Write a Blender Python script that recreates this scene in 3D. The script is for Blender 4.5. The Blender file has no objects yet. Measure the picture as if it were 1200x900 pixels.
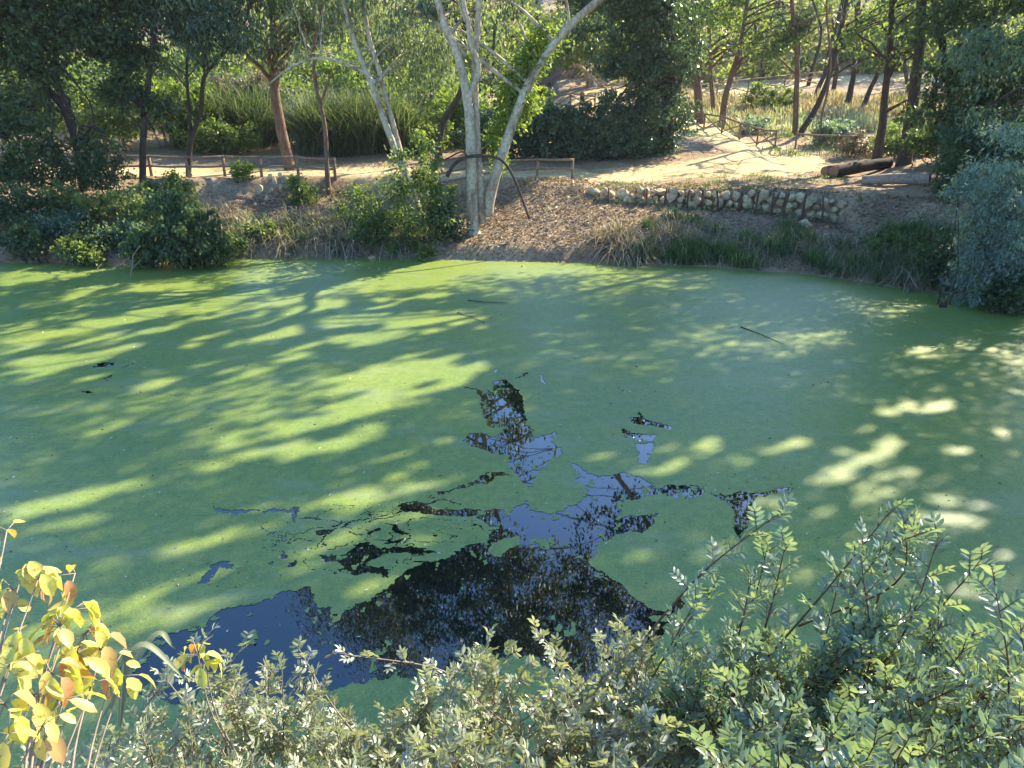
import bpy, math, random
import numpy as np
from mathutils import Vector, Matrix
from math import radians as rad
random.seed(7)
RG = np.random.default_rng(11)
S = bpy.context.scene
COL = S.collection

# ---------------------------------------------------------------- camera
CAM_Z, PITCH, FPX = 6.0, rad(21.4), 900.0
cam = bpy.data.cameras.new('camera'); camo = bpy.data.objects.new('camera', cam); COL.objects.link(camo)
camo.location = (0, 0, CAM_Z); camo.rotation_euler = (math.pi/2 - PITCH, 0, 0)
cam.sensor_width = 36; cam.lens = 36*FPX/1200; cam.clip_start = .05; cam.clip_end = 1000
S.camera = camo
# ---------------------------------------------------------------- light
SUN_AZ, SUN_EL = rad(49), rad(36)
world = bpy.data.worlds.new('World'); S.world = world; world.use_nodes = True
sky = world.node_tree.nodes.new('ShaderNodeTexSky'); sky.sky_type = 'NISHITA'; sky.sun_disc = False
sky.sun_elevation = SUN_EL; sky.sun_rotation = SUN_AZ; sky.ozone_density = 5.0; sky.air_density = 1.0; sky.dust_density = .6
hs = world.node_tree.nodes.new('ShaderNodeHueSaturation'); hs.inputs['Saturation'].default_value = 1.14; hs.inputs['Value'].default_value = 1.1
world.node_tree.links.new(sky.outputs[0], hs.inputs['Color']); world.node_tree.links.new(hs.outputs[0], world.node_tree.nodes['Background'].inputs[0])
world.node_tree.nodes['Background'].inputs[1].default_value = .15
LD = np.array([math.sin(SUN_AZ)*math.cos(SUN_EL), math.cos(SUN_AZ)*math.cos(SUN_EL), math.sin(SUN_EL)])
sl = bpy.data.lights.new('sun', 'SUN'); sl.energy = 5.0; sl.angle = rad(.53); sl.color = (1, .89, .66)
slo = bpy.data.objects.new('sun', sl); COL.objects.link(slo)
slo.rotation_euler = Vector(LD).to_track_quat('Z', 'Y').to_euler()
S.view_settings.view_transform = 'Standard'; S.view_settings.look = 'None'
S.view_settings.exposure = 1.7; S.view_settings.gamma = 1
S.cycles.max_bounces = 6; S.cycles.diffuse_bounces = 3; S.cycles.glossy_bounces = 3
S.cycles.transmission_bounces = 4; S.cycles.transparent_max_bounces = 4

# ---------------------------------------------------------------- helpers
CP, SP = math.cos(PITCH), math.sin(PITCH)
def ray(px, py):
    u, v = px-600, 450-py
    return np.array([u, FPX*CP+v*SP, -FPX*SP+v*CP])
def at(px, py, z=0.0):
    r = ray(px, py); t = (z-CAM_Z)/r[2]; return np.array([r[0]*t, r[1]*t, z])
def atY(px, py, Y):
    r = ray(px, py); t = Y/r[1]; return np.array([r[0]*t, Y, CAM_Z+r[2]*t])
def proj(P):
    x, y, z = P[..., 0], P[..., 1], P[..., 2]-CAM_Z
    d = y*CP - z*SP; v = y*SP + z*CP
    d = np.where(d < .05, .05, d)
    return 600+FPX*x/d, 450-FPX*v/d, y*CP-z*SP
def h2(ix, iy, s):
    n = (ix.astype(np.int64)*374761393 + iy.astype(np.int64)*668265263 + s*982451653) & 0x7fffffff
    n = ((n ^ (n >> 13))*1274126177) & 0x7fffffff
    return ((n ^ (n >> 16)) & 0xffff)/65535.0
def vnoise(x, y, s=0):
    x = np.asarray(x, float); y = np.asarray(y, float)
    ix, iy = np.floor(x), np.floor(y); fx, fy = x-ix, y-iy
    fx = fx*fx*(3-2*fx); fy = fy*fy*(3-2*fy)
    a, b = h2(ix, iy, s), h2(ix+1, iy, s); c, d = h2(ix, iy+1, s), h2(ix+1, iy+1, s)
    return (a+(b-a)*fx)*(1-fy)+(c+(d-c)*fx)*fy
def fbm(x, y, s=0, o=4):
    r = 0; a = .5; t = 0
    for k in range(o):
        r = r+a*vnoise(x*2**k, y*2**k, s+k*17); t += a; a *= .5
    return r/t
def sst(a, b, x):
    t = np.clip((x-a)/(b-a), 0, 1); return t*t*(3-2*t)
def tag(o, label=None, cat=None, group=None, kind=None):
    if label: o['label'] = label
    if cat: o['category'] = cat
    if group: o['group'] = group
    if kind: o['kind'] = kind
    return o
def empty(name, loc, label=None, cat=None, group=None):
    o = bpy.data.objects.new(name, None); COL.objects.link(o); o.location = [float(v) for v in loc]; o.empty_display_size = .1
    return tag(o, label, cat, group)
def mesh(name, V, faces, mat, parent=None, tint=None, smooth=False, uv=None):
    """faces: list of (n,k) index arrays"""
    me = bpy.data.meshes.new(name)
    V = np.asarray(V, np.float32)
    if parent is not None: V = V - np.array(parent.location, np.float32)
    faces = [np.asarray(f, np.int32) for f in faces if len(f)]
    me.vertices.add(len(V)); me.vertices.foreach_set('co', V.ravel())
    nl = sum(f.size for f in faces); nf = sum(len(f) for f in faces)
    me.loops.add(nl); me.polygons.add(nf)
    me.loops.foreach_set('vertex_index', np.concatenate([f.ravel() for f in faces]))
    tot = np.concatenate([np.full(len(f), f.shape[1], np.int32) for f in faces])
    me.polygons.foreach_set('loop_start', np.concatenate([[0], np.cumsum(tot)[:-1]]).astype(np.int32))
    if smooth: me.polygons.foreach_set('use_smooth', np.ones(nf, bool))
    if tint is not None:
        a = me.attributes.new('tint', 'FLOAT', 'POINT'); a.data.foreach_set('value', np.asarray(tint, np.float32))
    me.update(calc_edges=True)
    if mat: me.materials.append(mat)
    o = bpy.data.objects.new(name, me); COL.objects.link(o)
    if parent is not None: o.parent = parent
    return o
class Acc:
    def __init__(s): s.V = []; s.F = {}; s.T = []; s.n = 0
    def add(s, V, faces, tint=None):
        V = np.asarray(V, float)
        for f in faces:
            f = np.asarray(f, int)
            if len(f): s.F.setdefault(f.shape[1], []).append(f+s.n)
        s.V.append(V); s.T.append(np.full(len(V), .5) if tint is None else np.broadcast_to(tint, (len(V),)))
        s.n += len(V)
    def out(s, name, mat, parent=None, smooth=False, loc=None):
        return mesh(name, np.concatenate(s.V), [np.concatenate(v) for v in s.F.values()], mat, parent, np.concatenate(s.T), smooth)
def spline(pts, n=6):
    P = np.asarray(pts, float)
    if len(P) < 3: 
        t = np.linspace(0, 1, n+1)[:, None]; return P[0]*(1-t)+P[-1]*t
    Q = np.vstack([2*P[0]-P[1], P, 2*P[-1]-P[-2]]); out = []
    for i in range(1, len(Q)-2):
        t = np.linspace(0, 1, n, endpoint=False)[:, None]
        a, b, c, d = Q[i-1], Q[i], Q[i+1], Q[i+2]
        out.append(.5*((2*b)+(-a+c)*t+(2*a-5*b+4*c-d)*t*t+(-a+3*b-3*c+d)*t**3))
    return np.vstack(out+[P[-1:]])
def tube(acc, path, r, sides=8, rough=.0, tint=.5, caps=True, seed=0):
    P = np.asarray(path, float); n = len(P); r = np.broadcast_to(r, (n,)) if np.ndim(r) else np.full(n, r)
    T = np.gradient(P, axis=0); T /= np.linalg.norm(T, axis=1)[:, None]+1e-9
    ref = np.array([0, 0, 1.]) if abs(T[:, 2]).mean() < .8 else np.array([0, 1., 0])
    A = np.cross(T, ref); A /= np.linalg.norm(A, axis=1)[:, None]+1e-9; B = np.cross(T, A)
    th = np.arange(sides)*2*math.pi/sides
    rr = r[:, None]*(1+rough*(RG.random((n, sides))-.5)*2)
    V = P[:, None]+rr[..., None]*(np.cos(th)[None, :, None]*A[:, None]+np.sin(th)[None, :, None]*B[:, None])
    V = V.reshape(-1, 3); i = np.arange(n-1)[:, None]*sides; j = np.arange(sides)[None]; k = (j+1) % sides
    F = np.stack([i+j, i+k, i+sides+k, i+sides+j], -1).reshape(-1, 4)
    fs = [F]
    if caps: fs += [np.arange(sides)[None, ::-1], (np.arange(sides)+(n-1)*sides)[None]]
    acc.add(V, fs, tint)
def boxm(acc, c, half, R=None, tint=.5):
    v = np.array([[x, y, z] for x in (-1, 1) for y in (-1, 1) for z in (-1, 1)], float)*half
    if R is not None: v = v@np.asarray(R).T
    acc.add(v+c, [[[0, 1, 3, 2], [4, 6, 7, 5], [0, 4, 5, 1], [2, 3, 7, 6], [0, 2, 6, 4], [1, 5, 7, 3]]], tint)
def unit(v): return v/(np.linalg.norm(v, axis=-1, keepdims=True)+1e-9)
def rdir(n):
    v = RG.normal(size=(n, 3)); return unit(v)

# ---------------------------------------------------------------- materials
def M(name):
    m = bpy.data.materials.new(name); m.use_nodes = True; nt = m.node_tree; b = nt.nodes['Principled BSDF']; return m, nt, b
def nd(nt, t, **kw):
    n = nt.nodes.new(t)
    for k, v in kw.items():
        if k in n.inputs: n.inputs[k].default_value = v
        else: setattr(n, k, v)
    return n
def ramp(nt, fac, cols):
    r = nt.nodes.new('ShaderNodeValToRGB'); e = r.color_ramp.elements
    while len(e) < len(cols): e.new(.5)
    for i, (p, c) in enumerate(cols): e[i].position = p; e[i].color = (*c, 1)
    nt.links.new(fac, r.inputs[0]); return r.outputs[0]
def noise(nt, scale, detail=4, rough=.6, vec=None, stretch=None):
    tc = nt.nodes.new('ShaderNodeTexCoord'); src = tc.outputs['Object']
    if stretch:
        mp = nt.nodes.new('ShaderNodeMapping'); mp.inputs['Scale'].default_value = stretch; nt.links.new(src, mp.inputs[0]); src = mp.outputs[0]
    n = nd(nt, 'ShaderNodeTexNoise', Scale=scale, Detail=detail, Roughness=rough); nt.links.new(src, n.inputs[0]); return n.outputs[0]
def bump(nt, b, h, strength, dist):
    bp = nd(nt, 'ShaderNodeBump', Strength=strength, Distance=dist); nt.links.new(h, bp.inputs['Height']); nt.links.new(bp.outputs[0], b.inputs['Normal']); return bp
def mixc(nt, fac, a, b, mode='MIX'):
    m = nt.nodes.new('ShaderNodeMix'); m.data_type = 'RGBA'; m.blend_type = mode
    for s, v in ((0, fac), (6, a), (7, b)):
        if isinstance(v, (int, float)): m.inputs[s].default_value = v
        elif isinstance(v, tuple): m.inputs[s].default_value = (*v, 1)
        else: nt.links.new(v, m.inputs[s])
    return m.outputs[2]
def leaf_mat(name, c0, c1, c2, trans=.4, rough=.5, spec=.4, tcol=1.3):
    m, nt, b = M(name)
    at_ = nt.nodes.new('ShaderNodeAttribute'); at_.attribute_name = 'tint'
    c = ramp(nt, at_.outputs['Fac'], [(0, c0), (.5, c1), (1, c2)])
    nt.links.new(c, b.inputs['Base Color']); b.inputs['Roughness'].default_value = rough; b.inputs['Specular IOR Level'].default_value = spec
    t = nt.nodes.new('ShaderNodeBsdfTranslucent')
    tc = mixc(nt, 1.0, c, (tcol*1.25, tcol*1.25, tcol*.5), 'MULTIPLY'); nt.links.new(tc, t.inputs[0])
    mx = nt.nodes.new('ShaderNodeMixShader'); mx.inputs[0].default_value = trans
    nt.links.new(b.outputs[0], mx.inputs[1]); nt.links.new(t.outputs[0], mx.inputs[2])
    nt.links.new(mx.outputs[0], nt.nodes['Material Output'].inputs[0]); return m
def rough_mat(name, cols, scale=6, stretch=None, rough=.9, bs=.5, bd=.02, detail=6, scale2=None):
    m, nt, b = M(name); n = noise(nt, scale, detail, .65, stretch=stretch)
    c = ramp(nt, n, cols)
    if scale2:
        n2 = noise(nt, scale2, 2, .5); c = mixc(nt, 1.0, c, ramp(nt, n2, [(.3, (.65, .65, .65)), (.7, (1.2, 1.2, 1.2))]), 'MULTIPLY')
    nt.links.new(c, b.inputs['Base Color']); b.inputs['Roughness'].default_value = rough; b.inputs['Specular IOR Level'].default_value = .2
    bump(nt, b, n, bs, bd); return m
MAT = {}
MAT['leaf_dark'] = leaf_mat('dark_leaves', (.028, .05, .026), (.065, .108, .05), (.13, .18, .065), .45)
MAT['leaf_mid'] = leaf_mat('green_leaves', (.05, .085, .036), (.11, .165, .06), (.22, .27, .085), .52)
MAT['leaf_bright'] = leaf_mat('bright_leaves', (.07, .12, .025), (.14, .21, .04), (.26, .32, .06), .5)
MAT['leaf_euc'] = leaf_mat('eucalyptus_leaves', (.07, .10, .075), (.13, .175, .125), (.21, .25, .16), .42, .45)
MAT['leaf_cas'] = leaf_mat('feathery_leaves', (.055, .10, .078), (.095, .16, .12), (.17, .23, .15), .42)
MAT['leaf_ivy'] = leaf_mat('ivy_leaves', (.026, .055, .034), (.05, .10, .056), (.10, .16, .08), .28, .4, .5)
MAT['leaf_grey'] = leaf_mat('grey_leaves', (.10, .16, .14), (.17, .245, .215), (.27, .34, .29), .38, .45)
MAT['leaf_pale'] = leaf_mat('pale_plants', (.16, .2, .12), (.32, .36, .22), (.5, .52, .38), .4)
MAT['leaf_brown'] = leaf_mat('dry_leaves', (.10, .065, .042), (.2, .145, .095), (.32, .24, .16), .15)
MAT['leaf_far'] = leaf_mat('woodland_leaves', (.07, .10, .035), (.16, .20, .07), (.32, .34, .13), .55)
MAT['reed'] = leaf_mat('reed_leaves', (.03, .055, .032), (.07, .11, .058), (.19, .21, .13), .36)
MAT['grass'] = leaf_mat('grass_blades', (.05, .09, .04), (.10, .16, .06), (.2, .25, .1), .4)
MAT['straw'] = leaf_mat('straw_blades', (.15, .12, .08), (.29, .24, .16), (.46, .39, .28), .3)
MAT['fg_small'] = leaf_mat('silvery_leaves', (.14, .18, .12), (.25, .28, .205), (.42, .43, .33), .3, .3, .9)
MAT['fg_mastic'] = leaf_mat('mastic_leaves', (.085, .14, .11), (.165, .235, .18), (.26, .30, .19), .36, .3, .9)
MAT['fg_yellow'] = leaf_mat('yellow_leaves', (.50, .20, .12), (.62, .56, .13), (.52, .56, .15), .38, .45, .4, 1.0)
def spots(m, sc, lo, hi, colr):
    nt = m.node_tree; b = nt.nodes['Principled BSDF']; t = [n for n in nt.nodes if n.type == 'BSDF_TRANSLUCENT'][0]
    n = noise(nt, sc, 4, .7); f = ramp(nt, n, [(lo, (0, 0, 0)), (hi, (1, 1, 1))])
    for inp in (b.inputs['Base Color'], t.inputs[0]):
        src = inp.links[0].from_socket; nt.links.new(mixc(nt, f, src, colr), inp)
spots(MAT['fg_yellow'], 3.5, .60, .70, (.30, .15, .06)); spots(MAT['fg_mastic'], 9, .62, .72, (.20, .17, .07)); spots(MAT['fg_small'], 9, .62, .72, (.26, .20, .10))
MAT['bark_euc'] = rough_mat('pale_bark', [(.28, (.13, .09, .065)), (.40, (.30, .225, .15)), (.5, (.44, .365, .255)), (.72, (.54, .47, .345))], 3.6, (1, 1, .28), .8, .3, .02, scale2=9)
MAT['bark_dark'] = rough_mat('dark_bark', [(.3, (.03, .022, .017)), (.7, (.10, .078, .06))], 9, (1, 1, .25), .95, .9, .04)
MAT['bark_brown'] = rough_mat('brown_bark', [(.3, (.09, .055, .035)), (.7, (.24, .16, .11))], 9, (1, 1, .25), .95, .9, .04)
MAT['wood'] = rough_mat('weathered_wood', [(.3, (.16, .10, .06)), (.7, (.34, .23, .15))], 14, (1, 1, .3), .85, .5, .01)
MAT['stake'] = rough_mat('stake_wood', [(.3, (.06, .035, .025)), (.7, (.15, .09, .06))], 14, (1, 1, .3), .9, .6, .01)
MAT['log_dark'] = rough_mat('charred_log_and_hole_shade', [(.3, (.018, .014, .013)), (.7, (.07, .055, .048))], 8, None, .9, .8, .03)
MAT['log_grey'] = rough_mat('grey_log', [(.3, (.18, .145, .115)), (.7, (.40, .34, .28))], 8, None, .9, .8, .03)
MAT['log_end'] = rough_mat('cut_wood', [(.3, (.22, .11, .06)), (.7, (.36, .2, .12))], 20, None, .9, .3, .01)
MAT['twig'] = rough_mat('twigs', [(.3, (.16, .12, .09)), (.7, (.34, .28, .22))], 20, None, .9, .2, .01)
MAT['stem_red'] = rough_mat('red_brown_stems', [(.3, (.07, .035, .022)), (.7, (.17, .09, .06))], 30, None, .8, .2, .003)
MAT['path'] = rough_mat('path_sand', [(.3, (.40, .28, .14)), (.5, (.52, .385, .195)), (.7, (.62, .475, .26))], .9, None, .95, .5, .03, 10, scale2=5)
MAT['brick'] = rough_mat('earth_wall', [(.3, (.20, .11, .07)), (.7, (.33, .20, .13))], 4, None, .95, .6, .05)
MAT['pebble'] = rough_mat('pale_pebbles', [(.3, (.3, .28, .24)), (.7, (.6, .57, .5))], 3, None, .9, .3, .01)
def stone_mat():
    m, nt, b = M('limestone'); n = noise(nt, 5, 6, .65); c = ramp(nt, n, [(.3, (.28, .205, .12)), (.5, (.54, .43, .26)), (.75, (.68, .57, .38))])
    oi = nt.nodes.new('ShaderNodeObjectInfo'); c2 = ramp(nt, oi.outputs['Random'], [(0, (.72, .66, .58)), (.5, (1, .98, .95)), (1, (1.15, 1.1, 1.0))])
    nt.links.new(mixc(nt, 1.0, c, c2, 'MULTIPLY'), b.inputs['Base Color']); b.inputs['Roughness'].default_value = .95; bump(nt, b, n, .6, .03); return m
MAT['stone'] = stone_mat()
def soil_mat():
    m, nt, b = M('soil_and_litter')
    n1 = noise(nt, .45, 5, .6); n2 = noise(nt, 7, 8, .75); n3 = noise(nt, 30, 4, .7)
    c = ramp(nt, n2, [(.28, (.16, .105, .068)), (.45, (.35, .255, .172)), (.6, (.50, .385, .27)), (.78, (.62, .51, .38))])
    c = mixc(nt, 1.0, c, ramp(nt, n1, [(.35, (.72, .66, .6)), (.65, (1.12, 1.08, 1.0))]), 'MULTIPLY')
    nt.links.new(c, b.inputs['Base Color']); b.inputs['Roughness'].default_value = 1; b.inputs['Specular IOR Level'].default_value = .1
    ad = nt.nodes.new('ShaderNodeMath'); ad.operation = 'ADD'; nt.links.new(n2, ad.inputs[0]); nt.links.new(n3, ad.inputs[1])
    bump(nt, b, ad.outputs[0], .9, .06); return m
MAT['soil'] = soil_mat()
def weed_mat():
    m, nt, b = M('duckweed')
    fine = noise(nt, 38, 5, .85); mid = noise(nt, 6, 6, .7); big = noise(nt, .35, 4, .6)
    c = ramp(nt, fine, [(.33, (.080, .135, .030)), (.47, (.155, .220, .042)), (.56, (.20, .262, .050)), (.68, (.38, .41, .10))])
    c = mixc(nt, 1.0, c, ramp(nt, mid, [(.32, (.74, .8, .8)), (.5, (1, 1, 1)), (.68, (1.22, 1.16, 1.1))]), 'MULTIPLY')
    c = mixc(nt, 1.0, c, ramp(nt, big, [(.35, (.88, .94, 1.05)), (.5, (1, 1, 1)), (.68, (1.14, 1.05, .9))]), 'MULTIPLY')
    vo = nt.nodes.new('ShaderNodeTexVoronoi'); vo.inputs['Scale'].default_value = 7; tc = nt.nodes.new('ShaderNodeTexCoord'); nt.links.new(tc.outputs['Object'], vo.inputs['Vector'])
    sp = ramp(nt, vo.outputs['Distance'], [(0, (1, 1, 1)), (.045, (1, 1, 1)), (.07, (0, 0, 0))])
    wn = nt.nodes.new('ShaderNodeTexWhiteNoise'); nt.links.new(vo.outputs['Position'], wn.inputs['Vector'])
    gt = nd(nt, 'ShaderNodeMath', operation='GREATER_THAN'); gt.inputs[1].default_value = .9; nt.links.new(wn.outputs['Value'], gt.inputs[0])
    ml = nd(nt, 'ShaderNodeMath', operation='MULTIPLY'); nt.links.new(sp, ml.inputs[0]); nt.links.new(gt.outputs[0], ml.inputs[1])
    c = mixc(nt, ml.outputs[0], c, (.38, .36, .26))
    film_sheen = noise(nt, .9, 7, .75, stretch=(.5, 1.4, 1)); c = mixc(nt, ramp(nt, film_sheen, [(.52, (0, 0, 0)), (.66, (.5, .5, .5))]), c, (.24, .28, .15))  # grey film patches, with the mat's sheen painted into the colour
    nt.links.new(c, b.inputs['Base Color']); b.inputs['Roughness'].default_value = .42; b.inputs['Specular IOR Level'].default_value = .6
    bump(nt, b, fine, .55, .006); return m
MAT['weed'] = weed_mat()
def water_mat():
    m, nt, b = M('pond_water'); b.inputs['Base Color'].default_value = (.004, .006, .005, 1); b.inputs['Roughness'].default_value = .015; b.inputs['IOR'].default_value = 1.75
    n = noise(nt, 1.5, 2, .5); bump(nt, b, n, .25, .004); return m
MAT['water'] = water_mat()

# ---------------------------------------------------------------- shore, terrain
far_px = [(0, 308), (70, 307), (140, 312), (200, 308), (270, 303), (350, 302), (430, 300), (500, 303), (560, 305), (640, 307), (700, 308), (760, 309), (830, 312), (890, 317), (950, 321), (1010, 330), (1060, 337), (1110, 344), (1160, 350), (1200, 356)]
LAKE = [(-50, 20), (-46, 27), (-30, 28.3)]+[tuple(at(x, y)[:2]) for x, y in far_px]+[(17.6, 17.5), (20.5, 13), (22, 8), (20, 4.8), (12, 4.3), (0, 4.3), (-12, 4.6), (-30, 4.8), (-46, 8)]
LAKE = np.array(LAKE)
def inpoly(x, y, poly):
    poly = np.asarray(poly, float); c = np.zeros(x.shape, bool); j = len(poly)-1
    for i in range(len(poly)):
        xi, yi = poly[i]; xj, yj = poly[j]
        if yi != yj: c ^= ((yi > y) != (yj > y)) & (x < (xj-xi)*(y-yi)/(yj-yi)+xi)
        j = i
    return c
def dpoly(x, y, poly, closed=True):
    d = np.full(x.shape, 1e9); n = len(poly)
    for i in range(n if closed else n-1):
        a, b = poly[i], poly[(i+1) % n]; e = b-a
        t = np.clip(((x-a[0])*e[0]+(y-a[1])*e[1])/(e@e), 0, 1)
        d = np.minimum(d, np.hypot(x-a[0]-t*e[0], y-a[1]-t*e[1]))
    return d
WALLX = [3.3, 6.0, 9.4, 12.2]; WALLY = [32.0, 31.7, 31.0, 29.7]; WALLH = [.35, .6, .85, 1.05]
def terr(x, y):
    x = np.asarray(x, float); y = np.asarray(y, float)
    ins = inpoly(x, y, LAKE); d = dpoly(x, y, LAKE)
    w = 6.8-1.6*sst(-2, 3, x)-1.2*sst(12, 16, x)
    t = np.clip(d/w, 0, 1)
    far = 2.15*np.clip(.16*sst(0, .45, d)+.84*(t*.75+.25*t*t), 0, 1)
    cut = sst(-14, -12, x)*(1-sst(-1, 1, x))
    far = far - .55*cut*sst(3, 5.8, d)*(1-sst(6.2, 6.8, d))
    near = np.minimum(4.4, .1+d*1.02)
    near = near-.02*np.clip(-y, 0, 50)*0
    k = sst(9, 17, y); z = near*(1-k)+far*k
    wy = np.interp(x, WALLX, WALLY); wh = np.interp(x, WALLX, WALLH)
    wi = sst(3.0, 3.4, x)*(1-sst(12.3, 12.7, x))
    front = (2.05-wh)*np.clip(d/np.maximum(.5, wy-27.3), 0, 1)**.8
    top = 2.05-.14*(1-sst(4, 8, x)); zw = np.where(y > wy, top+(.03*(y-wy)), np.minimum(front, top))
    z = z*(1-wi)+zw*wi*(k > .99)+z*wi*(k <= .99)
    z = z+np.interp(y, [37.5, 46, 52, 60, 68, 90, 130, 220], [0, .9, 1.45, 2.75, 4.2, 9, 18, 30])*k
    z = z+np.clip((x-15.5)*.25, 0, 3.4)*sst(1.5, 6, d)*k*(1-sst(33, 43, y))
    z = z+.16*(fbm(x*.7, y*.7, 3)-.5)*sst(.2, 2, d)+.10*(fbm(x*3, y*3, 9)-.5)*sst(0, 1, d)
    return np.where(ins, -.75*sst(0, 1.2, d)+.02, z+.02)
def axis(a, b, fine0, fine1, fs, cs):
    return np.concatenate([np.arange(a, fine0, cs), np.arange(fine0, fine1, fs), np.arange(fine1, b+cs, cs)])
gx = np.concatenate([np.arange(-160, -40, 6), np.arange(-40, -22, 1.), np.arange(-22, 22, .22), np.arange(22, 40, 1.), np.arange(40, 161, 6)])
gy = np.concatenate([np.arange(-30, 0, 3), np.arange(0, 6, .35), np.arange(6, 18, .8), np.arange(18, 40, .2), np.arange(40, 66, .7), np.arange(66, 110, 2.), np.arange(110, 221, 8)])
GX, GY = np.meshgrid(gx, gy); GZ = terr(GX, GY)
# pressed flat along the path
PATH1 = np.array([(-46, 37.6), (-30, 37), (-18, 36.8), (-8, 36.6), (0, 36.3), (5, 36.2), (9, 36.6), (12, 38.2), (13.6, 40.5), (12.4, 43.5), (11.2, 46), (9.6, 49), (7.5, 52.5), (4.5, 56), (0, 58.5), (-6, 59.5)], float)
W1 = [3.2, 3.2, 3.4, 3.6, 3.8, 4.2, 5.0, 5.6, 4.8, 3.8, 3.4, 3.2, 3.2, 3.4, 3.6, 3.6]
PATH2 = np.array([(4.5, 57.5), (9, 59.5), (14, 62), (19, 64.5), (26, 67), (36, 69), (50, 70)], float)
dp = np.minimum(dpoly(GX, GY, PATH1, False), dpoly(GX, GY, PATH2, False)+.8)
GZs = GZ.copy()
for _ in range(3):
    GZs[1:-1, 1:-1] = (GZs[:-2, 1:-1]+GZs[2:, 1:-1]+GZs[1:-1, :-2]+GZs[1:-1, 2:]+GZs[1:-1, 1:-1])/5
kp = 1-sst(1.6, 2.8, dp); GZ = GZ*(1-kp)+(GZs-.02)*kp
def gz(x, y):
    x = np.asarray(x, float); y = np.asarray(y, float)
    i = np.clip(np.searchsorted(gx, x)-1, 0, len(gx)-2); j = np.clip(np.searchsorted(gy, y)-1, 0, len(gy)-2)
    fx = np.clip((x-gx[i])/(gx[i+1]-gx[i]), 0, 1); fy = np.clip((y-gy[j])/(gy[j+1]-gy[j]), 0, 1)
    return (GZ[j, i]*(1-fx)+GZ[j, i+1]*fx)*(1-fy)+(GZ[j+1, i]*(1-fx)+GZ[j+1, i+1]*fx)*fy
def grid_faces(nx, ny):
    i = np.arange(ny-1)[:, None]*nx+np.arange(nx-1)[None]
    return np.stack([i, i+1, i+nx+1, i+nx], -1).reshape(-1, 4)
ground = mesh('ground', np.stack([GX, GY, GZ], -1).reshape(-1, 3), [grid_faces(len(gx), len(gy))], MAT['soil'], smooth=True)
tag(ground, 'brown earth bank and litter strewn ground round the pond', kind='structure')
def strip(name, line, widths, label, dz=.035):
    L = spline(line, 14); Wd = spline(np.c_[np.asarray(widths, float), np.zeros(len(widths)), np.zeros(len(widths))], 14)[:, 0]
    T = unit(np.gradient(L, axis=0)); N = np.c_[-T[:, 1], T[:, 0]]
    nn = 15; u = np.linspace(-.5, .5, nn)
    jit = 1+.16*(fbm(L[:, 0]*.8, L[:, 1]*.8, 5)-.5)*2
    P = L[:, None]+N[:, None]*(u[None, :, None]*(Wd*jit)[:, None, None])
    Z = gz(P[..., 0], P[..., 1])+dz-np.abs(u)[None]**6*64*.06
    V = np.concatenate([P, Z[..., None]], -1).reshape(-1, 3)
    return tag(mesh(name, V, [grid_faces(nn, len(L))], MAT['path'], smooth=True), label, kind='structure')
strip('path', PATH1, W1, 'pale sandy path running along the far bank and bending uphill')
strip('path', PATH2, [3, 3, 3.2, 3.2, 3, 3, 3], 'upper sandy path crossing the grassy slope', .04)

# ---------------------------------------------------------------- pond
w = mesh('water', [(-55, 2, 0), (30, 2, 0), (30, 32, 0), (-55, 32, 0)], [[[0, 1, 2, 3]]], MAT['water'])
tag(w, 'dark still pond water mirroring trees and sky', kind='structure')
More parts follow.
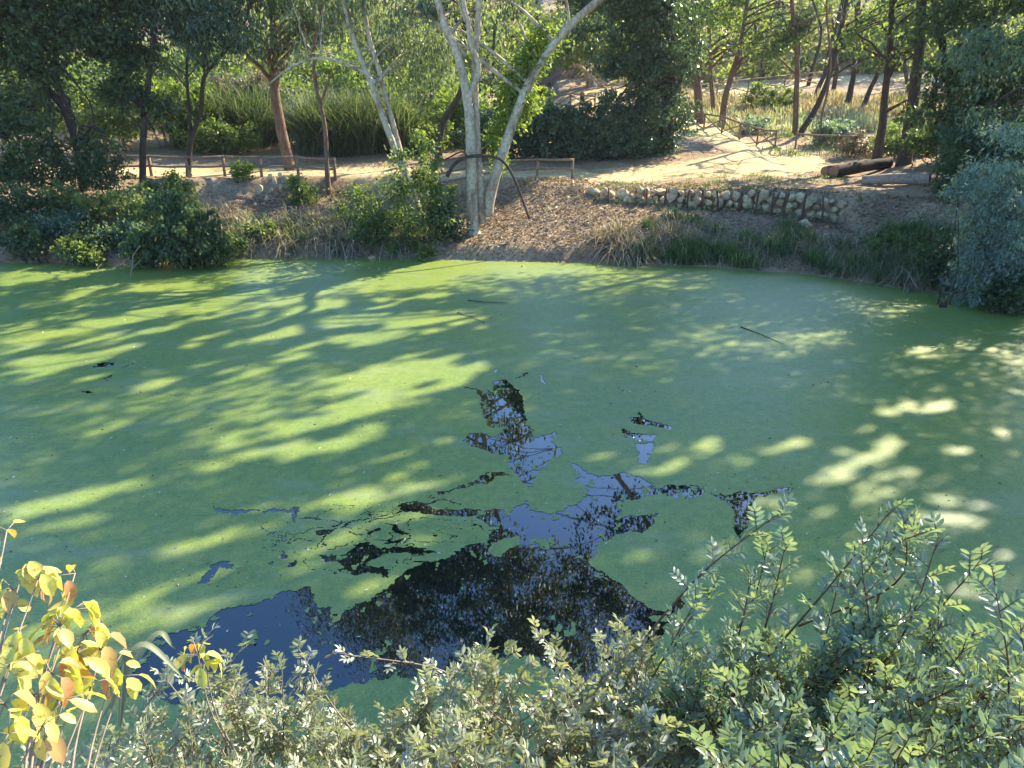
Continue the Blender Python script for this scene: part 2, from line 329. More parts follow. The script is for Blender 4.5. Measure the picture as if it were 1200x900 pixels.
# outlines of the open water, laid down on the pond's surface
OPEN = [[(150, 772), (178, 748), (215, 738), (240, 735), (262, 715), (300, 708), (330, 693), (352, 690), (366, 686), (373, 712), (400, 714), (432, 705), (455, 688), (470, 672), (500, 660), (525, 655), (548, 640), (572, 636), (576, 622), (565, 608), (545, 606), (520, 603), (500, 602), (467, 597), (463, 593), (477, 588), (493, 587), (507, 595), (533, 597), (567, 599), (597, 595), (618, 587), (620, 597), (647, 600), (667, 593), (680, 587), (693, 577), (687, 567), (673, 563), (683, 558), (670, 547), (668, 540), (680, 547), (687, 553), (707, 558), (730, 553), (753, 560), (773, 573), (790, 568), (815, 569), (825, 575), (822, 583), (800, 583), (773, 580), (760, 580), (743, 585), (730, 587), (727, 593), (730, 603), (720, 610), (740, 607), (767, 602), (773, 600), (767, 612), (753, 623), (727, 627), (703, 635), (697, 650), (690, 653), (700, 667), (728, 684), (736, 696), (751, 707), (762, 715), (781, 717), (800, 700), (803, 708), (789, 720), (777, 737), (772, 752), (772, 790), (750, 830), (690, 840), (660, 800), (641, 779), (615, 770), (589, 769), (566, 783), (500, 797), (464, 794), (395, 806), (330, 834), (250, 830), (150, 815), (120, 800)],
 [(540, 453), (560, 457), (580, 460), (578, 448), (590, 445), (597, 450), (607, 457), (615, 477), (617, 493), (613, 498), (597, 500), (580, 503), (572, 502), (568, 487), (563, 473), (558, 458)],
 [(543, 517), (548, 508), (563, 507), (580, 513), (590, 505), (600, 497), (615, 498), (623, 503), (627, 513), (643, 510), (652, 505), (653, 510), (647, 517), (657, 525), (660, 532), (647, 537), (638, 548), (627, 560), (620, 573), (610, 563), (603, 553), (595, 547), (597, 533), (577, 530), (563, 525), (550, 523)],
 [(500, 580), (520, 577), (533, 572), (557, 563), (572, 553), (587, 553), (600, 557), (583, 558), (573, 567), (560, 567), (537, 573), (503, 583)],
 [(827, 577), (850, 580), (867, 577), (873, 575), (880, 580), (900, 578), (920, 572), (931, 573), (915, 578), (900, 582), (885, 585), (883, 600), (876, 620), (868, 632), (862, 625), (858, 605), (855, 590), (845, 585), (830, 580)],
 [(737, 490), (747, 488), (750, 482), (755, 490), (787, 500), (783, 503), (763, 498), (738, 496)],
 [(730, 504), (747, 508), (769, 510), (767, 517), (733, 513)], [(742, 519), (767, 518), (765, 530), (755, 544), (747, 542), (748, 530)],
 [(247, 591), (251, 596), (266, 598), (294, 598), (326, 596), (341, 597), (342, 594), (351, 595), (349, 608), (345, 614), (343, 600), (323, 599), (294, 601), (274, 604), (257, 601), (249, 600)],
 [(237, 683), (248, 664), (257, 660), (273, 658), (270, 668), (257, 668), (248, 683)],
 [(375, 650), (407, 647), (418, 639), (430, 635), (440, 642), (453, 642), (483, 642), (517, 647), (493, 649), (467, 648), (443, 651), (430, 661), (453, 672), (453, 677), (430, 670), (417, 674), (407, 670), (400, 658), (380, 658)],
 [(453, 613), (470, 620), (485, 631), (467, 627)], [(370, 623), (387, 622), (388, 627), (373, 629)],
 [(108, 430), (115, 426), (122, 424), (133, 425), (132, 430), (120, 430)], [(95, 460), (103, 458), (110, 461), (102, 462)], [(117, 446), (122, 442), (130, 440), (125, 446)],
 [(632, 440), (637, 441), (641, 452), (636, 448)], [(603, 444), (612, 439), (619, 436), (614, 442)], [(577, 433), (581, 433), (580, 438)],
 [(327, 651), (332, 647), (338, 652), (333, 656)], [(313, 661), (322, 656), (320, 663)], [(340, 659), (350, 657), (349, 664), (340, 666)], [(340, 634), (347, 630), (346, 636)]]
FLOES = [[(568, 648), (577, 633), (607, 628), (611, 635), (597, 643), (585, 651)], [(625, 633), (636, 632), (644, 638), (642, 644), (630, 641)],
 [(658, 789), (668, 785), (674, 793), (665, 799)], [(648, 738), (655, 736), (661, 739), (655, 742)], [(387, 731), (392, 729), (391, 733), (385, 736)], [(294, 744), (300, 741), (306, 746), (302, 751), (296, 750)], [(437, 764), (443, 761), (449, 765), (443, 771)], [(540, 587), (548, 586), (552, 591), (544, 593)], [(560, 600), (568, 602), (562, 606)]]
CRACKS = [((400, 620), (420, 611), (455, 603), (497, 590)), ((345, 613), (335, 628), (318, 640)), ((340, 612), (333, 635)), ((375, 640), (382, 628), (400, 613), (430, 600)), ((430, 612), (450, 608), (468, 602)), ((448, 640), (470, 635), (483, 632)), ((390, 672), (400, 668), (407, 663)), ((485, 690), (520, 680), (540, 668)), ((453, 672), (480, 680), (500, 672)), ((118, 445), (135, 437), (155, 426)), ((97, 459), (110, 463)), ((545, 592), (520, 585), (495, 590)), ((555, 615), (575, 620), (595, 625)), ((412, 625), (430, 627), (447, 620))]
def world_poly(pl): return np.array([at(x, y)[:2] for x, y in pl])
h0 = 1/64
X0, Y0, NX, NY = -10.0, 5.0, 16*64, 20*64
xs = X0+(np.arange(NX)+.5)*h0; ys = Y0+(np.arange(NY)+.5)*h0
mx, my = np.meshgrid(xs, ys)
wx = mx+.12*(fbm(mx*3, my*3, 21)-.5)+.09*(fbm(mx*14, my*14, 22)-.5)
wy_ = my+.16*(fbm(mx*3, my*3, 23)-.5)+.12*(fbm(mx*14, my*14, 24)-.5)
opn = np.zeros(mx.shape, bool)
for pl in OPEN: opn |= inpoly(wx, wy_, world_poly(pl))
for pl in CRACKS:
    wp = world_poly(pl); dd = dpoly(wx, wy_, wp, False)
    opn |= dd < (.03*(fbm(mx*2.5, my*2.5, 40, 3)-.38)*2)
edge_n = fbm(mx*5, my*5, 31, 3)
for pl in FLOES: opn &= ~inpoly(wx, wy_, world_poly(pl))
# specks of weed adrift in the open water, thicker by the edges
sh = opn.copy()
for _ in range(14): sh[1:-1, 1:-1] &= sh[:-2, 1:-1] & sh[2:, 1:-1] & sh[1:-1, :-2] & sh[1:-1, 2:]
fl = fbm(mx*11, my*7, 55, 3); big = fbm(mx*.9, my*.9, 56, 2)
opn &= ~((fl > .70-.05*big) & ~sh); opn &= ~((fl > .875-.05*(big > .55)) & sh)
# cracks in the cracked area on the left
ridge = np.abs(fbm(mx*1.6+5, my*3.2, 61, 4)-.5)
zone = np.exp(-(((mx-at(430, 625)[0])/1.5)**2+((my-at(430, 625)[1])/.9)**2))
opn |= (ridge < .010*zone) & (zone > .3)
solid = ~opn
V = []; 
def emit(bx, by, size):
    if len(bx) == 0: return
    x = X0+bx*h0; y = Y0+by*h0; s = size*h0
    V.append(np.stack([np.stack([x, y], -1), np.stack([x+s, y], -1), np.stack([x+s, y+s], -1), np.stack([x, y+s], -1)], 1))
cur = solid.copy(); size = 1
while size < 64:
    n2 = cur[:cur.shape[0]//2*2].reshape(cur.shape[0]//2, 2, cur.shape[1]//2, 2)
    full = n2.all(axis=(1, 3)); up = np.repeat(np.repeat(full, 2, 0), 2, 1)
    jy, jx = np.nonzero(cur & ~up); emit(jx*size, jy*size, size); cur = full; size *= 2
jy, jx = np.nonzero(cur); emit(jx*size, jy*size, size)
Q = np.concatenate(V).reshape(-1, 2)
X1, Y1 = X0+NX*h0, Y0+NY*h0
big_q = []
for (a, b, c, d) in ((-52, 3.2, X0, 32), (X1, 3.2, 28, 32), (X0, 3.2, X1, Y0), (X0, Y1, X1, 32)):
    big_q += [(a, b), (c, b), (c, d), (a, d)]
Q = np.vstack([Q, np.array(big_q)])
# the mat has a little thickness: it lies just over the water
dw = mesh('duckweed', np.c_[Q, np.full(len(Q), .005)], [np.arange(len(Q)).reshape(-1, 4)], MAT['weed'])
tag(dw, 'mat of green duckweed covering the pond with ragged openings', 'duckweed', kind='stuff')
print('duckweed quads', len(Q)//4)

# ---------------------------------------------------------------- sunlit patches laid out by hand; crown leaves are cut away to light them
LIT = [(0,333,100,316,5),(0,345,150,333,3),(80,345,225,333,4),(0,408,175,368,7),(175,368,330,350,8),(90,382,300,345,5),(200,365,420,328,8),(420,328,470,312,5),(470,325,565,309,5),(340,338,460,318,5),(420,342,500,330,3),
(300,372,400,355,7),(380,378,560,368,8),(440,352,520,345,4),(270,412,345,388,9),(390,402,470,390,9),(440,388,600,372,11),(430,445,565,425,16),(400,465,540,440,16),(330,500,470,462,16),(250,522,400,485,10),(240,548,360,520,8),(330,545,440,505,12),(400,560,520,520,9),
(60,430,160,405,5),(0,432,70,420,5),(160,457,215,442,6),(105,507,150,495,5),(0,605,165,570,17),(0,640,110,600,16),(0,660,40,640,8),(0,537,20,532,4),(200,648,290,620,7),(120,720,270,665,8),(0,745,190,715,9),(110,752,275,702,7),(20,785,130,765,10),(90,840,140,820,10),
(290,598,390,585,7),(400,605,460,590,6),(330,662,400,632,7),(395,588,520,565,10),(480,640,505,632,6),(420,695,487,668,8),(470,580,540,560,6),(460,560,490,545,6),(440,610,520,600,4),
(500,437,560,428,7),(615,480,640,475,4),(500,570,527,563,6),(690,536,722,532,5),(700,440,720,436,4),(785,463,802,460,4),(712,477,728,473,3),(770,550,835,520,11),(770,530,800,518,5),(840,548,900,525,9),(885,532,945,516,6),(810,630,850,620,6),(820,655,860,640,7),
(850,350,895,342,4),(645,377,685,372,5),(645,400,705,390,5),(660,415,720,400,3),(738,387,785,382,4),(820,387,845,383,4),(935,396,965,392,4),(905,447,935,442,6),(860,372,880,370,2),(980,455,1000,450,3),(890,425,930,415,2),
(1110,363,1180,370,6),(1120,378,1160,380,3),(1070,410,1125,403,5),(1080,418,1100,415,3),(1140,412,1180,407,5),(1060,435,1100,436,2),(1035,480,1115,474,9),(1055,490,1095,468,5),(1000,505,1022,503,5),(950,572,1045,520,13),(985,530,1040,540,8),(1010,582,1065,560,12),(1035,560,1070,555,6),(1080,605,1165,620,11),(1110,528,1155,528,4),(1090,455,1110,460,3),(1172,505,1180,515,5),
(875,590,935,588,9),(950,606,970,602,8),(960,570,975,566,5),(1140,650,1180,648,9),(1120,690,1190,690,12),(1185,625,1200,625,6),(880,530,900,525,4),(1075,580,1130,592,6),(1190,435,1200,440,3),(965,487,975,483,3),
(600,395,650,388,6),(600,430,640,422,5),(560,400,620,392,5),
# far bank and path
(60,210,200,204,4),(200,208,420,203,6),(290,222,400,238,10),(420,207,640,205,6),(680,208,830,196,4),(830,182,930,186,9),(860,200,960,195,4),(940,212,1060,240,4),(1010,240,1080,258,6),(960,232,1040,225,5),(985,190,1010,185,4),(690,225,720,228,4),(830,240,900,236,4),(100,190,150,190,4),(740,175,800,120,4),(690,206,830,199,9),(830,192,940,192,15),(845,172,905,180,9),(700,232,850,232,9),(850,238,985,250,12),(960,210,1000,225,7),(1040,240,1090,255,8),(560,240,680,262,8),(600,225,680,235,6),(270,240,330,235,8),(330,262,420,240,5),(500,255,540,285,6)]
yy, xx = np.mgrid[0:450, 0:600]; LM = np.zeros((450, 600))
xx = xx*2.+1; yy = yy*2.+1
wob = 8*(fbm(xx/22, yy/9, 77, 3)-.5)
for (x1, y1, x2, y2, r) in LIT:
    ex, ey = x2-x1, y2-y1; t = np.clip(((xx-x1)*ex+(yy-y1)*ey)/(ex*ex+ey*ey+1e-6), 0, 1)
    d = np.hypot(xx-x1-t*ex, (yy-y1-t*ey)*1.15)+wob
    LM = np.maximum(LM, sst(r+1.5, r-1.5, d) if False else 1-sst(r-2, r+2, d))
ang = math.radians(-14); su = xx*math.cos(ang)+yy*math.sin(ang); sv = -xx*math.sin(ang)+yy*math.cos(ang)
LM = LM*np.where((xx < 620) & (yy > 300), sst(.36, .48, fbm(su/55, sv/9, 91, 3)), 1)
LM = np.maximum(LM, np.where((xx < 560-.4*(yy-300)) & (yy > 306) & (yy < 450), sst(.60, .66, fbm(su/60, sv/6, 95, 3)), 0))
LM = LM*np.where((xx > 600) & (yy > 330), sst(.33, .50, .5*fbm(su/20, sv/9, 191, 3)+.5*fbm(xx/9, yy/6, 193, 2)), 1)
LM = LM*np.where((xx > 570) & (xx < 1000) & (yy > 306) & (yy < 480), .55, 1)
def keep_leaf(P):
    """False for leaves that would stand in one of the drawn shafts of sun"""
    k = np.ones(len(P), bool)
    for z0, lo, ymin in ((0., 2.6, -1e9), (2.1, 4.5, 31)):
        Q = P-LD*((P[:, 2:3]-z0)/LD[2]); px, py, dep = proj(Q)
        ok = (px >= 0) & (px < 1200) & (py >= 0) & (py < 900) & (dep > 1) & (P[:, 2] > lo) & (Q[:, 1] > ymin)
        if z0 == 0: ok &= (Q[:, 1] < 30.5) & (py > 300)
        ix = np.clip(px/2, 0, 599).astype(int); iy = np.clip(py/2, 0, 449).astype(int)
        if z0: k &= ~((P[:, 2] > lo) & (Q[:, 1] > 31) & (fbm(Q[:, 0]*.55, Q[:, 1]*.8, 123, 3) > .40) & ~((Q[:, 1] > 57) & (Q[:, 0] < 8)) & (RG.random(len(P)) < .85))
        k &= ~(ok & (LM[iy, ix] > RG.random(len(P))*.8+.1))
    return k

# ---------------------------------------------------------------- foliage builders
def leaf_quads(C, U, L, W, tint, fold=.25):
    """rhombic leaves folded along the midrib"""
    n = len(C); N = unit(np.cross(U, rdir(n))); B = np.cross(U, N)
    L = np.broadcast_to(L, (n,))[:, None]; W = np.broadcast_to(W, (n,))[:, None]
    v = np.stack([C, C+U*L*.45+B*W*.5+N*W*fold, C+U*L, C+U*L*.45-B*W*.5+N*W*fold], 1).reshape(-1, 3)
    return v, np.arange(n*4).reshape(-1, 4), np.repeat(tint, 4)
def crown(name, ells, n, size, mat, parent, droop=.3, clump=.5, per=45, flat=.6, aspect=.55, rej=True, tb=0., kind=None, surf=.45):
    vol = np.array([e[3]*e[4]*e[5] for e in ells])**.75; vol = vol/vol.sum()
    Cs, Us, Ts, Ls = [], [], [], []
    for e, f in zip(ells, vol):
        k = max(3, int(n*f/per)); r = RG.random(k)**surf
        cc = rdir(k)*r[:, None]*np.array(e[3:6])+np.array(e[:3]); ct = RG.random(k)
        idx = np.repeat(np.arange(k), per)
        off = RG.normal(size=(len(idx), 3))*clump*.55*np.array([1, 1, flat])*(.6+.8*ct[idx, None])
        Cs.append(cc[idx]+off); out = unit(off+.001); u = unit(out*.6+rdir(len(idx))*.8+np.array([0, 0, -droop*2])); Us.append(u)
        Ts.append(np.clip(ct[idx]*.45+RG.random(len(idx))*.55+tb, 0, 1))
    C = np.vstack(Cs); U = np.vstack(Us); T = np.concatenate(Ts)
    if rej: k = keep_leaf(C+U*size*.5); C, U, T = C[k], U[k], T[k]
    k = C[:, 2] > gz(C[:, 0], C[:, 1])*(gz(C[:, 0], C[:, 1]) > 0)+.03; C, U, T = C[k], U[k], T[k]
    L = size*(.65+.7*RG.random(len(C))); v, f, t = leaf_quads(C, U, L, L*aspect, T)
    o = mesh(name, v, [f], mat, parent, t)
    if kind: o['kind'] = kind
    return o
def sway(path, amt):
    P = np.array(path, float); n = len(P); t = np.linspace(0, 1, n)
    for a in range(2): P[:, a] += amt*(np.interp(t, np.linspace(0, 1, 7), RG.normal(size=7))*np.minimum(1, t*3))
    return P
def add_limbs(acc, stems, ells, n, r0=.06, tl=.8):
    for i in range(n):
        e = ells[RG.integers(len(ells))]; tgt = rdir(1)[0]*np.array(e[3:6])*RG.uniform(.3, .85)+np.array(e[:3])
        st, sr = stems[RG.integers(len(stems))]
        z = st[:, 2]; ok = np.nonzero((z < tgt[2]-.4) & (z > z[0]+(z[-1]-z[0])*.25))[0]
        if len(ok) == 0: ok = np.array([len(st)//2])
        dd = np.linalg.norm(st[ok]-tgt, axis=1); j = ok[np.argmin(dd+RG.random(len(ok))*1.5)]
        a = st[j]; mid = (a*.45+tgt*.55)+np.array([*(RG.normal(size=2)*.25), RG.uniform(.1, .6)])
        p = sway(spline([a, mid, tgt], 7), .06); r = min(sr[j]*.55, r0*1.6)
        tube(acc, p, np.linspace(r, .008, len(p)), 5, .1)
        for q in range(2):
            b = p[RG.integers(4, len(p)-2)]; tip = b+unit(tgt-a+RG.normal(size=3)*1.2)*RG.uniform(.5, 1.3)
            tube(acc, spline([b, (b+tip)/2+RG.normal(size=3)*.08, tip], 3), np.linspace(r*.4, .005, 7), 4, 0)
def tree(name, label, stems, ells, n, size, leaf, bark, group=None, cat='tree', limbs=14, droop=.3, clump=.5, aspect=.55, per=45, flat=.6, ground_base=True, tb=0., sd=10, rej=True):
    """stems: list of (points, r0, r1)"""
    b = np.array(stems[0][0][0], float); zb = float(gz(b[0], b[1])); base = np.array([b[0], b[1], zb])
    t = empty(name, base, label, cat, group)
    built = []
    for i, (pts, r0, r1) in enumerate(stems):
        pts = np.array(pts, float)
        if i == 0 and ground_base: pts = np.vstack([[pts[0][0], pts[0][1], zb-.3], pts]) if pts[0][2] > zb+.05 else np.vstack([[pts[0][0], pts[0][1], zb-.3], pts[1:]])
        sp = spline(pts, 9); rr = np.linspace(r0, r1, len(sp))
        if i == 0: rr = rr*(1+.45*np.exp(-np.arange(len(sp))/2.5))
        a = Acc(); tube(a, sway(sp, .03), rr, sd, .05); built.append((sp, rr))
        a.out('trunk' if i == 0 else 'stem', bark, t, smooth=True)
    if limbs:
        a = Acc(); add_limbs(a, built, ells, limbs, stems[0][1]*.3); a.out('branches', bark, t, smooth=True)
    if n: crown('crown', ells, n, size, leaf, t, droop, clump, per, flat, aspect, tb=tb, rej=rej)
    return t
def E(px, py, Yd, a, b, c): return (*atY(px, py, Yd), a, b, c)
def PX(l): return [atY(*p) for p in l]

# ---------------------------------------------------------------- the eucalyptuses on the bank
Y = 29.2
tree('eucalyptus_tree', 'tall pale eucalyptus with twin upright trunks and one trunk leaning right at the water edge',
     [(PX([(556, 292, Y-.1), (553, 245, Y), (551, 180, Y), (548, 120, Y), (537, 65, Y), (520, 25, Y), (500, -60, Y), (470, -260, Y+.3)]), .235, .08),
      (PX([(565, 262, Y+.2), (561, 200, Y+.3), (557, 140, Y+.3), (556, 80, Y+.3), (562, 20, Y+.3), (566, -60, Y+.3), (590, -200, Y+.3), (600, -420, Y+.5)]), .16, .07),
      (PX([(571, 252, Y+.3), (578, 215, Y+.3), (597, 155, Y+.4), (620, 98, Y+.5), (655, 45, Y+.6), (700, 2, Y+.7), (755, -50, Y+.8), (820, -160, Y+1)]), .215, .09),
      (PX([(548, 118, Y), (560, 85, Y), (552, 50, Y-.2), (543, 10, Y-.3), (538, -60, Y-.4)]), .12, .06),
      (PX([(655, 45, Y+.6), (665, 22, Y+.6), (662, -20, Y+.6), (670, -80, Y+.6)]), .055, .03)],
     [(-3.5, 30, 14.5, 4, 4, 3.6), (1, 30.5, 18.5, 4.5, 4, 4), (6.5, 30.5, 15, 4, 4, 3.6), (-4.5, 30.4, 10.3, 2.8, 2, 1.5), (8, 31, 11.3, 2.5, 2, 1.6), (-1, 30, 10.2, 2.2, 1.5, 1.2), E(510, 12, 30, 1.0, .8, .6), E(590, 5, 31, 1.0, .8, .6), E(470, 20, 30.5, .8, .7, .7)], 52000, .21, MAT['leaf_euc'], MAT['bark_euc'], 'eucalyptus trees', limbs=34, droop=.8, clump=.5, aspect=.44, sd=14)
Y = 30.6
tree('eucalyptus_tree', 'pale eucalyptus leaning left out of a leafy bush with an arched side branch',
     [(PX([(500, 270, Y-1), (487, 235, Y-.5), (470, 190, Y), (450, 140, Y), (434, 95, Y), (413, 45, Y), (398, -10, Y), (385, -120, Y+.2)]), .17, .06),
      (PX([(478, 215, Y-.2), (465, 160, Y+.2), (447, 95, Y+.3), (429, 35, Y+.3), (422, -40, Y+.4), (430, -200, Y+.4)]), .12, .05),
      (PX([(440, 98, Y), (425, 84, Y), (405, 76, Y), (380, 68, Y), (355, 72, Y), (332, 84, Y), (310, 104, Y)]), .07, .025)],
     [(-6.5, 31, 12, 3.2, 3, 3), (-5.2, 31, 15, 3, 3, 2.5), (-8.2, 32.5, 18.6, 2.8, 2.8, 2.4), (-6, 31.5, 20.5, 2.6, 2.6, 2), (-9.5, 33, 15.5, 2, 2, 2), (-3.9, 31.3, 9.2, 1.6, 1.3, 1.5), (-7, 31.5, 9.3, 2.2, 1.6, 1.2), (-2.7, 31.4, 8.2, 1.2, 1, 1.5), (-4.6, 31.8, 7.4, 1.0, .8, 1.3), (-3.4, 32, 6.9, .9, .8, 1.3), E(400, 25, 31, .9, .7, .7), E(445, 35, 31.6, .9, .7, 1.1), E(485, 55, 32.5, .9, .7, 1.3), E(355, 62, 31, .7, .6, .3), E(520, 60, 33, .7, .6, 1.2)], 44000, .21, MAT['leaf_euc'], MAT['bark_euc'], 'eucalyptus trees', limbs=20, droop=.9, clump=.6, aspect=.26)
# light green shoots sprouting up the leaning trunk belong to the first tree
euc = bpy.data.objects['eucalyptus_tree']
sh_e = [tuple(atY(x, y, Y-.6))+(a, .35, b) for x, y, a, b in ((578, 165, .25, .45), (590, 145, .35, .5), (597, 120, .35, .5), (612, 100, .35, .5), (622, 80, .3, .5), (632, 60, .3, .5), (605, 135, .3, .4), (640, 42, .25, .4), (545, 75, .25, .4), (585, 185, .22, .5), (618, 118, .35, .5), (600, 100, .35, .5), (610, 75, .35, .5), (628, 50, .3, .4))]
crown('shoots', sh_e, 4600, .17, MAT['leaf_bright'], euc, .2, .28, 26, .9, .5, rej=False)

# ---------------------------------------------------------------- other trees of the far bank
tree('tree', 'brown trunked tree behind the left fence, bare up to its bluish crown', [(PX([(339, 195, 37.5), (330, 150, 37.5), (322, 100, 37.5), (322, 50, 37.5), (318, -20, 37.5), (310, -140, 37.5)]), .30, .12)],
     [(-12.5, 36.5, 10.6, 4.2, 3, 2.0), (-11, 37.5, 13, 3.5, 3, 2.6), (-9.0, 36.5, 9.6, 2.3, 2, 1.2), E(320, 45, 36.5, 1.7, 1.4, .9), E(372, 35, 36.5, 1.6, 1.3, .8), E(280, 55, 36, 1.5, 1.2, .7), E(335, 78, 36, .7, .6, .35), E(415, 20, 36.5, 1.2, 1, .7)], 25000, .22, MAT['leaf_cas'], MAT['bark_brown'], limbs=20, droop=.6, clump=.6, aspect=.35)
tree('tree', 'slim dark tree with bare forked top by the left fence post', [(PX([(384, 207, 34.4), (380, 150, 34.4), (371, 100, 34.4), (368, 60, 34.4), (375, 20, 34.4), (385, -60, 34.4)]), .12, .05),
     (PX([(376, 120, 34.4), (388, 92, 34.4), (399, 80, 34.4)]), .05, .02), (PX([(371, 92, 34.4), (362, 60, 34.4), (355, 20, 34.4)]), .05, .02)],
     [(-8.5, 34.5, 10.6, 2.0, 1.8, 1.7)], 3500, .2, MAT['leaf_mid'], MAT['bark_brown'], limbs=8, clump=.45)
tree('tree', 'slender tree with two diverging trunks in front of the left fence', [(PX([(221, 201, 35), (224, 165, 35), (236, 130, 35), (240, 90, 35), (255, 70, 35), (285, 30, 35), (300, -40, 35)]), .14, .05),
     (PX([(224, 165, 35), (221, 120, 35), (219, 75, 35), (222, 20, 35), (225, -60, 35)]), .08, .04)],
     [(-13.6, 35, 9.8, 3.0, 2.4, 1.7), (-15.2, 35, 10.6, 2.4, 2, 1.6), E(215, 35, 34.6, 1.5, 1.2, .9), E(262, 30, 34.6, 1.5, 1.2, .9), E(240, 72, 34.6, .8, .6, .35), E(190, 70, 34.8, .9, .8, .5)], 19000, .2, MAT['leaf_cas'], MAT['bark_dark'], limbs=16, droop=.6, clump=.5, aspect=.35)
tree('tree', 'dark leafy tree crossing the far left fence with foliage low on its trunk', [(PX([(168, 208, 33.6), (168, 160, 33.6), (173, 110, 33.6), (176, 70, 33.6), (183, 20, 33.6), (186, -60, 33.6)]), .16, .07)],
     [(-15.7, 33.6, 7.6, 1.5, 1.3, 1.6), (-16.6, 33.6, 9.6, 2.6, 2, 1.6), (-16.3, 33.6, 5.6, .9, .8, .9), (-14.6, 33.4, 5.2, .8, .8, .7), (-15.3, 33.6, 12, 2.6, 2.2, 2), E(140, 60, 33.4, 1.3, 1.1, 1.0), E(150, 110, 33.4, .8, .7, .6), E(200, 130, 33.4, .6, .6, .5)], 18000, .19, MAT['leaf_dark'], MAT['bark_dark'], limbs=20, clump=.45)
tree('tree', 'dark tree with forked leaning trunk at the far left above the bank', [(PX([(88, 160, 33), (76, 128, 33), (52, 100, 33), (28, 75, 33), (0, 55, 33), (-40, 10, 33)]), .2, .08),
     (PX([(80, 132, 33), (70, 105, 33), (64, 70, 33), (72, 20, 33), (70, -50, 33)]), .15, .06)],
     [(-19.5, 33, 8.8, 3.4, 2.4, 1.8), (-22, 32.5, 7, 2.6, 2, 1.8), (-19, 32.6, 6.6, 1.5, 1.3, 1.0), (-20, 33, 11.5, 4, 3, 2.4), E(30, 40, 33, 1.8, 1.5, 1.2), E(95, 35, 33, 1.6, 1.3, 1.1), E(35, 130, 32.5, 1.2, 1, .7), E(120, 165, 32.5, .8, .7, .5), E(60, 175, 32, 1.2, 1, .5)], 26000, .2, MAT['leaf_dark'], MAT['bark_dark'], limbs=22, clump=.5)
tree('tree', 'dark broadleaf tree filling the left edge over the water', [([(-23, 31, 1.3), (-22.6, 30.8, 4), (-23.2, 31, 7), (-23, 31, 10)], .22, .08)],
     [(-22, 30.5, 5.2, 2.8, 2.2, 1.8), (-19.4, 30.7, 4.6, 1.8, 1.5, 1.1), (-23.5, 31, 9, 3.5, 3, 2.5)], 14000, .19, MAT['leaf_dark'], MAT['bark_dark'], limbs=16, clump=.5, tb=.05)
tree('tree', 'dark curved trunk rising behind the hedge left of the twin eucalyptus', [(PX([(514, 168, 40), (522, 140, 40), (538, 112, 40), (545, 80, 40), (545, 20, 40), (550, -60, 40)]), .2, .09)],
     [(-2.5, 41, 11, 3.5, 3, 2.2), (-4.5, 42, 9, 2.6, 2, 1.6)], 9000, .26, MAT['leaf_mid'], MAT['bark_dark'], limbs=12)
# trees round the bend of the path
G1 = 'trees round the bend of the path'
tree('tree', 'straight brown trunk left of the pale leaning one, beside the cross braced fence', [(PX([(820, 150, 48.5), (818, 110, 48.5), (815, 70, 48.5), (812, 20, 48.5), (810, -60, 48.5)]), .28, .13)],
     [(11.3, 47.5, 9.3, 3, 2.5, 1.7), (9.5, 48, 11.5, 4, 3, 2.5), (12.5, 46.5, 7.9, 1.6, 1.4, .9)], 11000, .24, MAT['leaf_mid'], MAT['bark_brown'], G1, limbs=16)
tree('tree', 'slim tan trunk close behind the straight brown one at the bend', [(PX([(836, 128, 54), (833, 90, 54), (831, 40, 54), (830, -40, 54)]), .18, .1)],
     [(14, 54, 11, 3, 2.5, 2)], 5000, .26, MAT['leaf_bright'], MAT['bark_brown'], G1, limbs=8)
tree('tree', 'pale leaning trunk with low leafy crown over the cross braced fence', [(PX([(846, 146, 48), (850, 118, 48), (858, 90, 48), (868, 50, 48), (880, -20, 48)]), .24, .1)],
     [(14.2, 48, 7.4, 1.9, 1.6, .9), (15.5, 47.5, 9, 3, 2.4, 1.5), (15, 48.5, 12, 4, 3, 2.4)], 13000, .22, MAT['leaf_dark'], MAT['bark_brown'], G1, limbs=18)
tree('tree', 'upright grey trunk forming the left of a close pair right of the fence', [(PX([(932, 152, 47), (933, 110, 47), (934, 80, 47), (930, 20, 47), (925, -50, 47)]), .19, .1)],
     [(17.5, 47, 9.6, 2.8, 2.4, 1.8), E(905, 55, 47, 1.8, 1.4, .9), E(945, 45, 47, 1.8, 1.4, 1.0), (16.6, 46.5, 12.6, 3.4, 3, 2.4)], 10000, .23, MAT['leaf_mid'], MAT['bark_brown'], G1, limbs=14)
tree('tree', 'dark trunk leaning right out of the close pair right of the fence', [(PX([(940, 154, 46.5), (952, 135, 46.5), (964, 110, 46.5), (973, 85, 46.5), (985, 40, 46.5), (1000, -40, 46.5)]), .2, .1)],
     [(19.3, 45.5, 7.6, 1.8, 1.5, 1.0), (20.5, 46, 9.6, 3, 2.4, 1.6), (21, 47, 12.6, 3.6, 3, 2.4)], 13000, .22, MAT['leaf_mid'], MAT['bark_dark'], G1, limbs=16)
tree('tree', 'thin wavering sapling trunk in front of the close pair', [(PX([(960, 165, 43.5), (963, 135, 43.5), (969, 105, 43.5), (974, 70, 43.5), (968, 10, 43.5), (972, -60, 43.5)]), .075, .04)],
     [(17.3, 43.5, 9.6, 2, 1.7, 1.6)], 3500, .2, MAT['leaf_euc'], MAT['bark_brown'], G1, limbs=6, droop=.7)
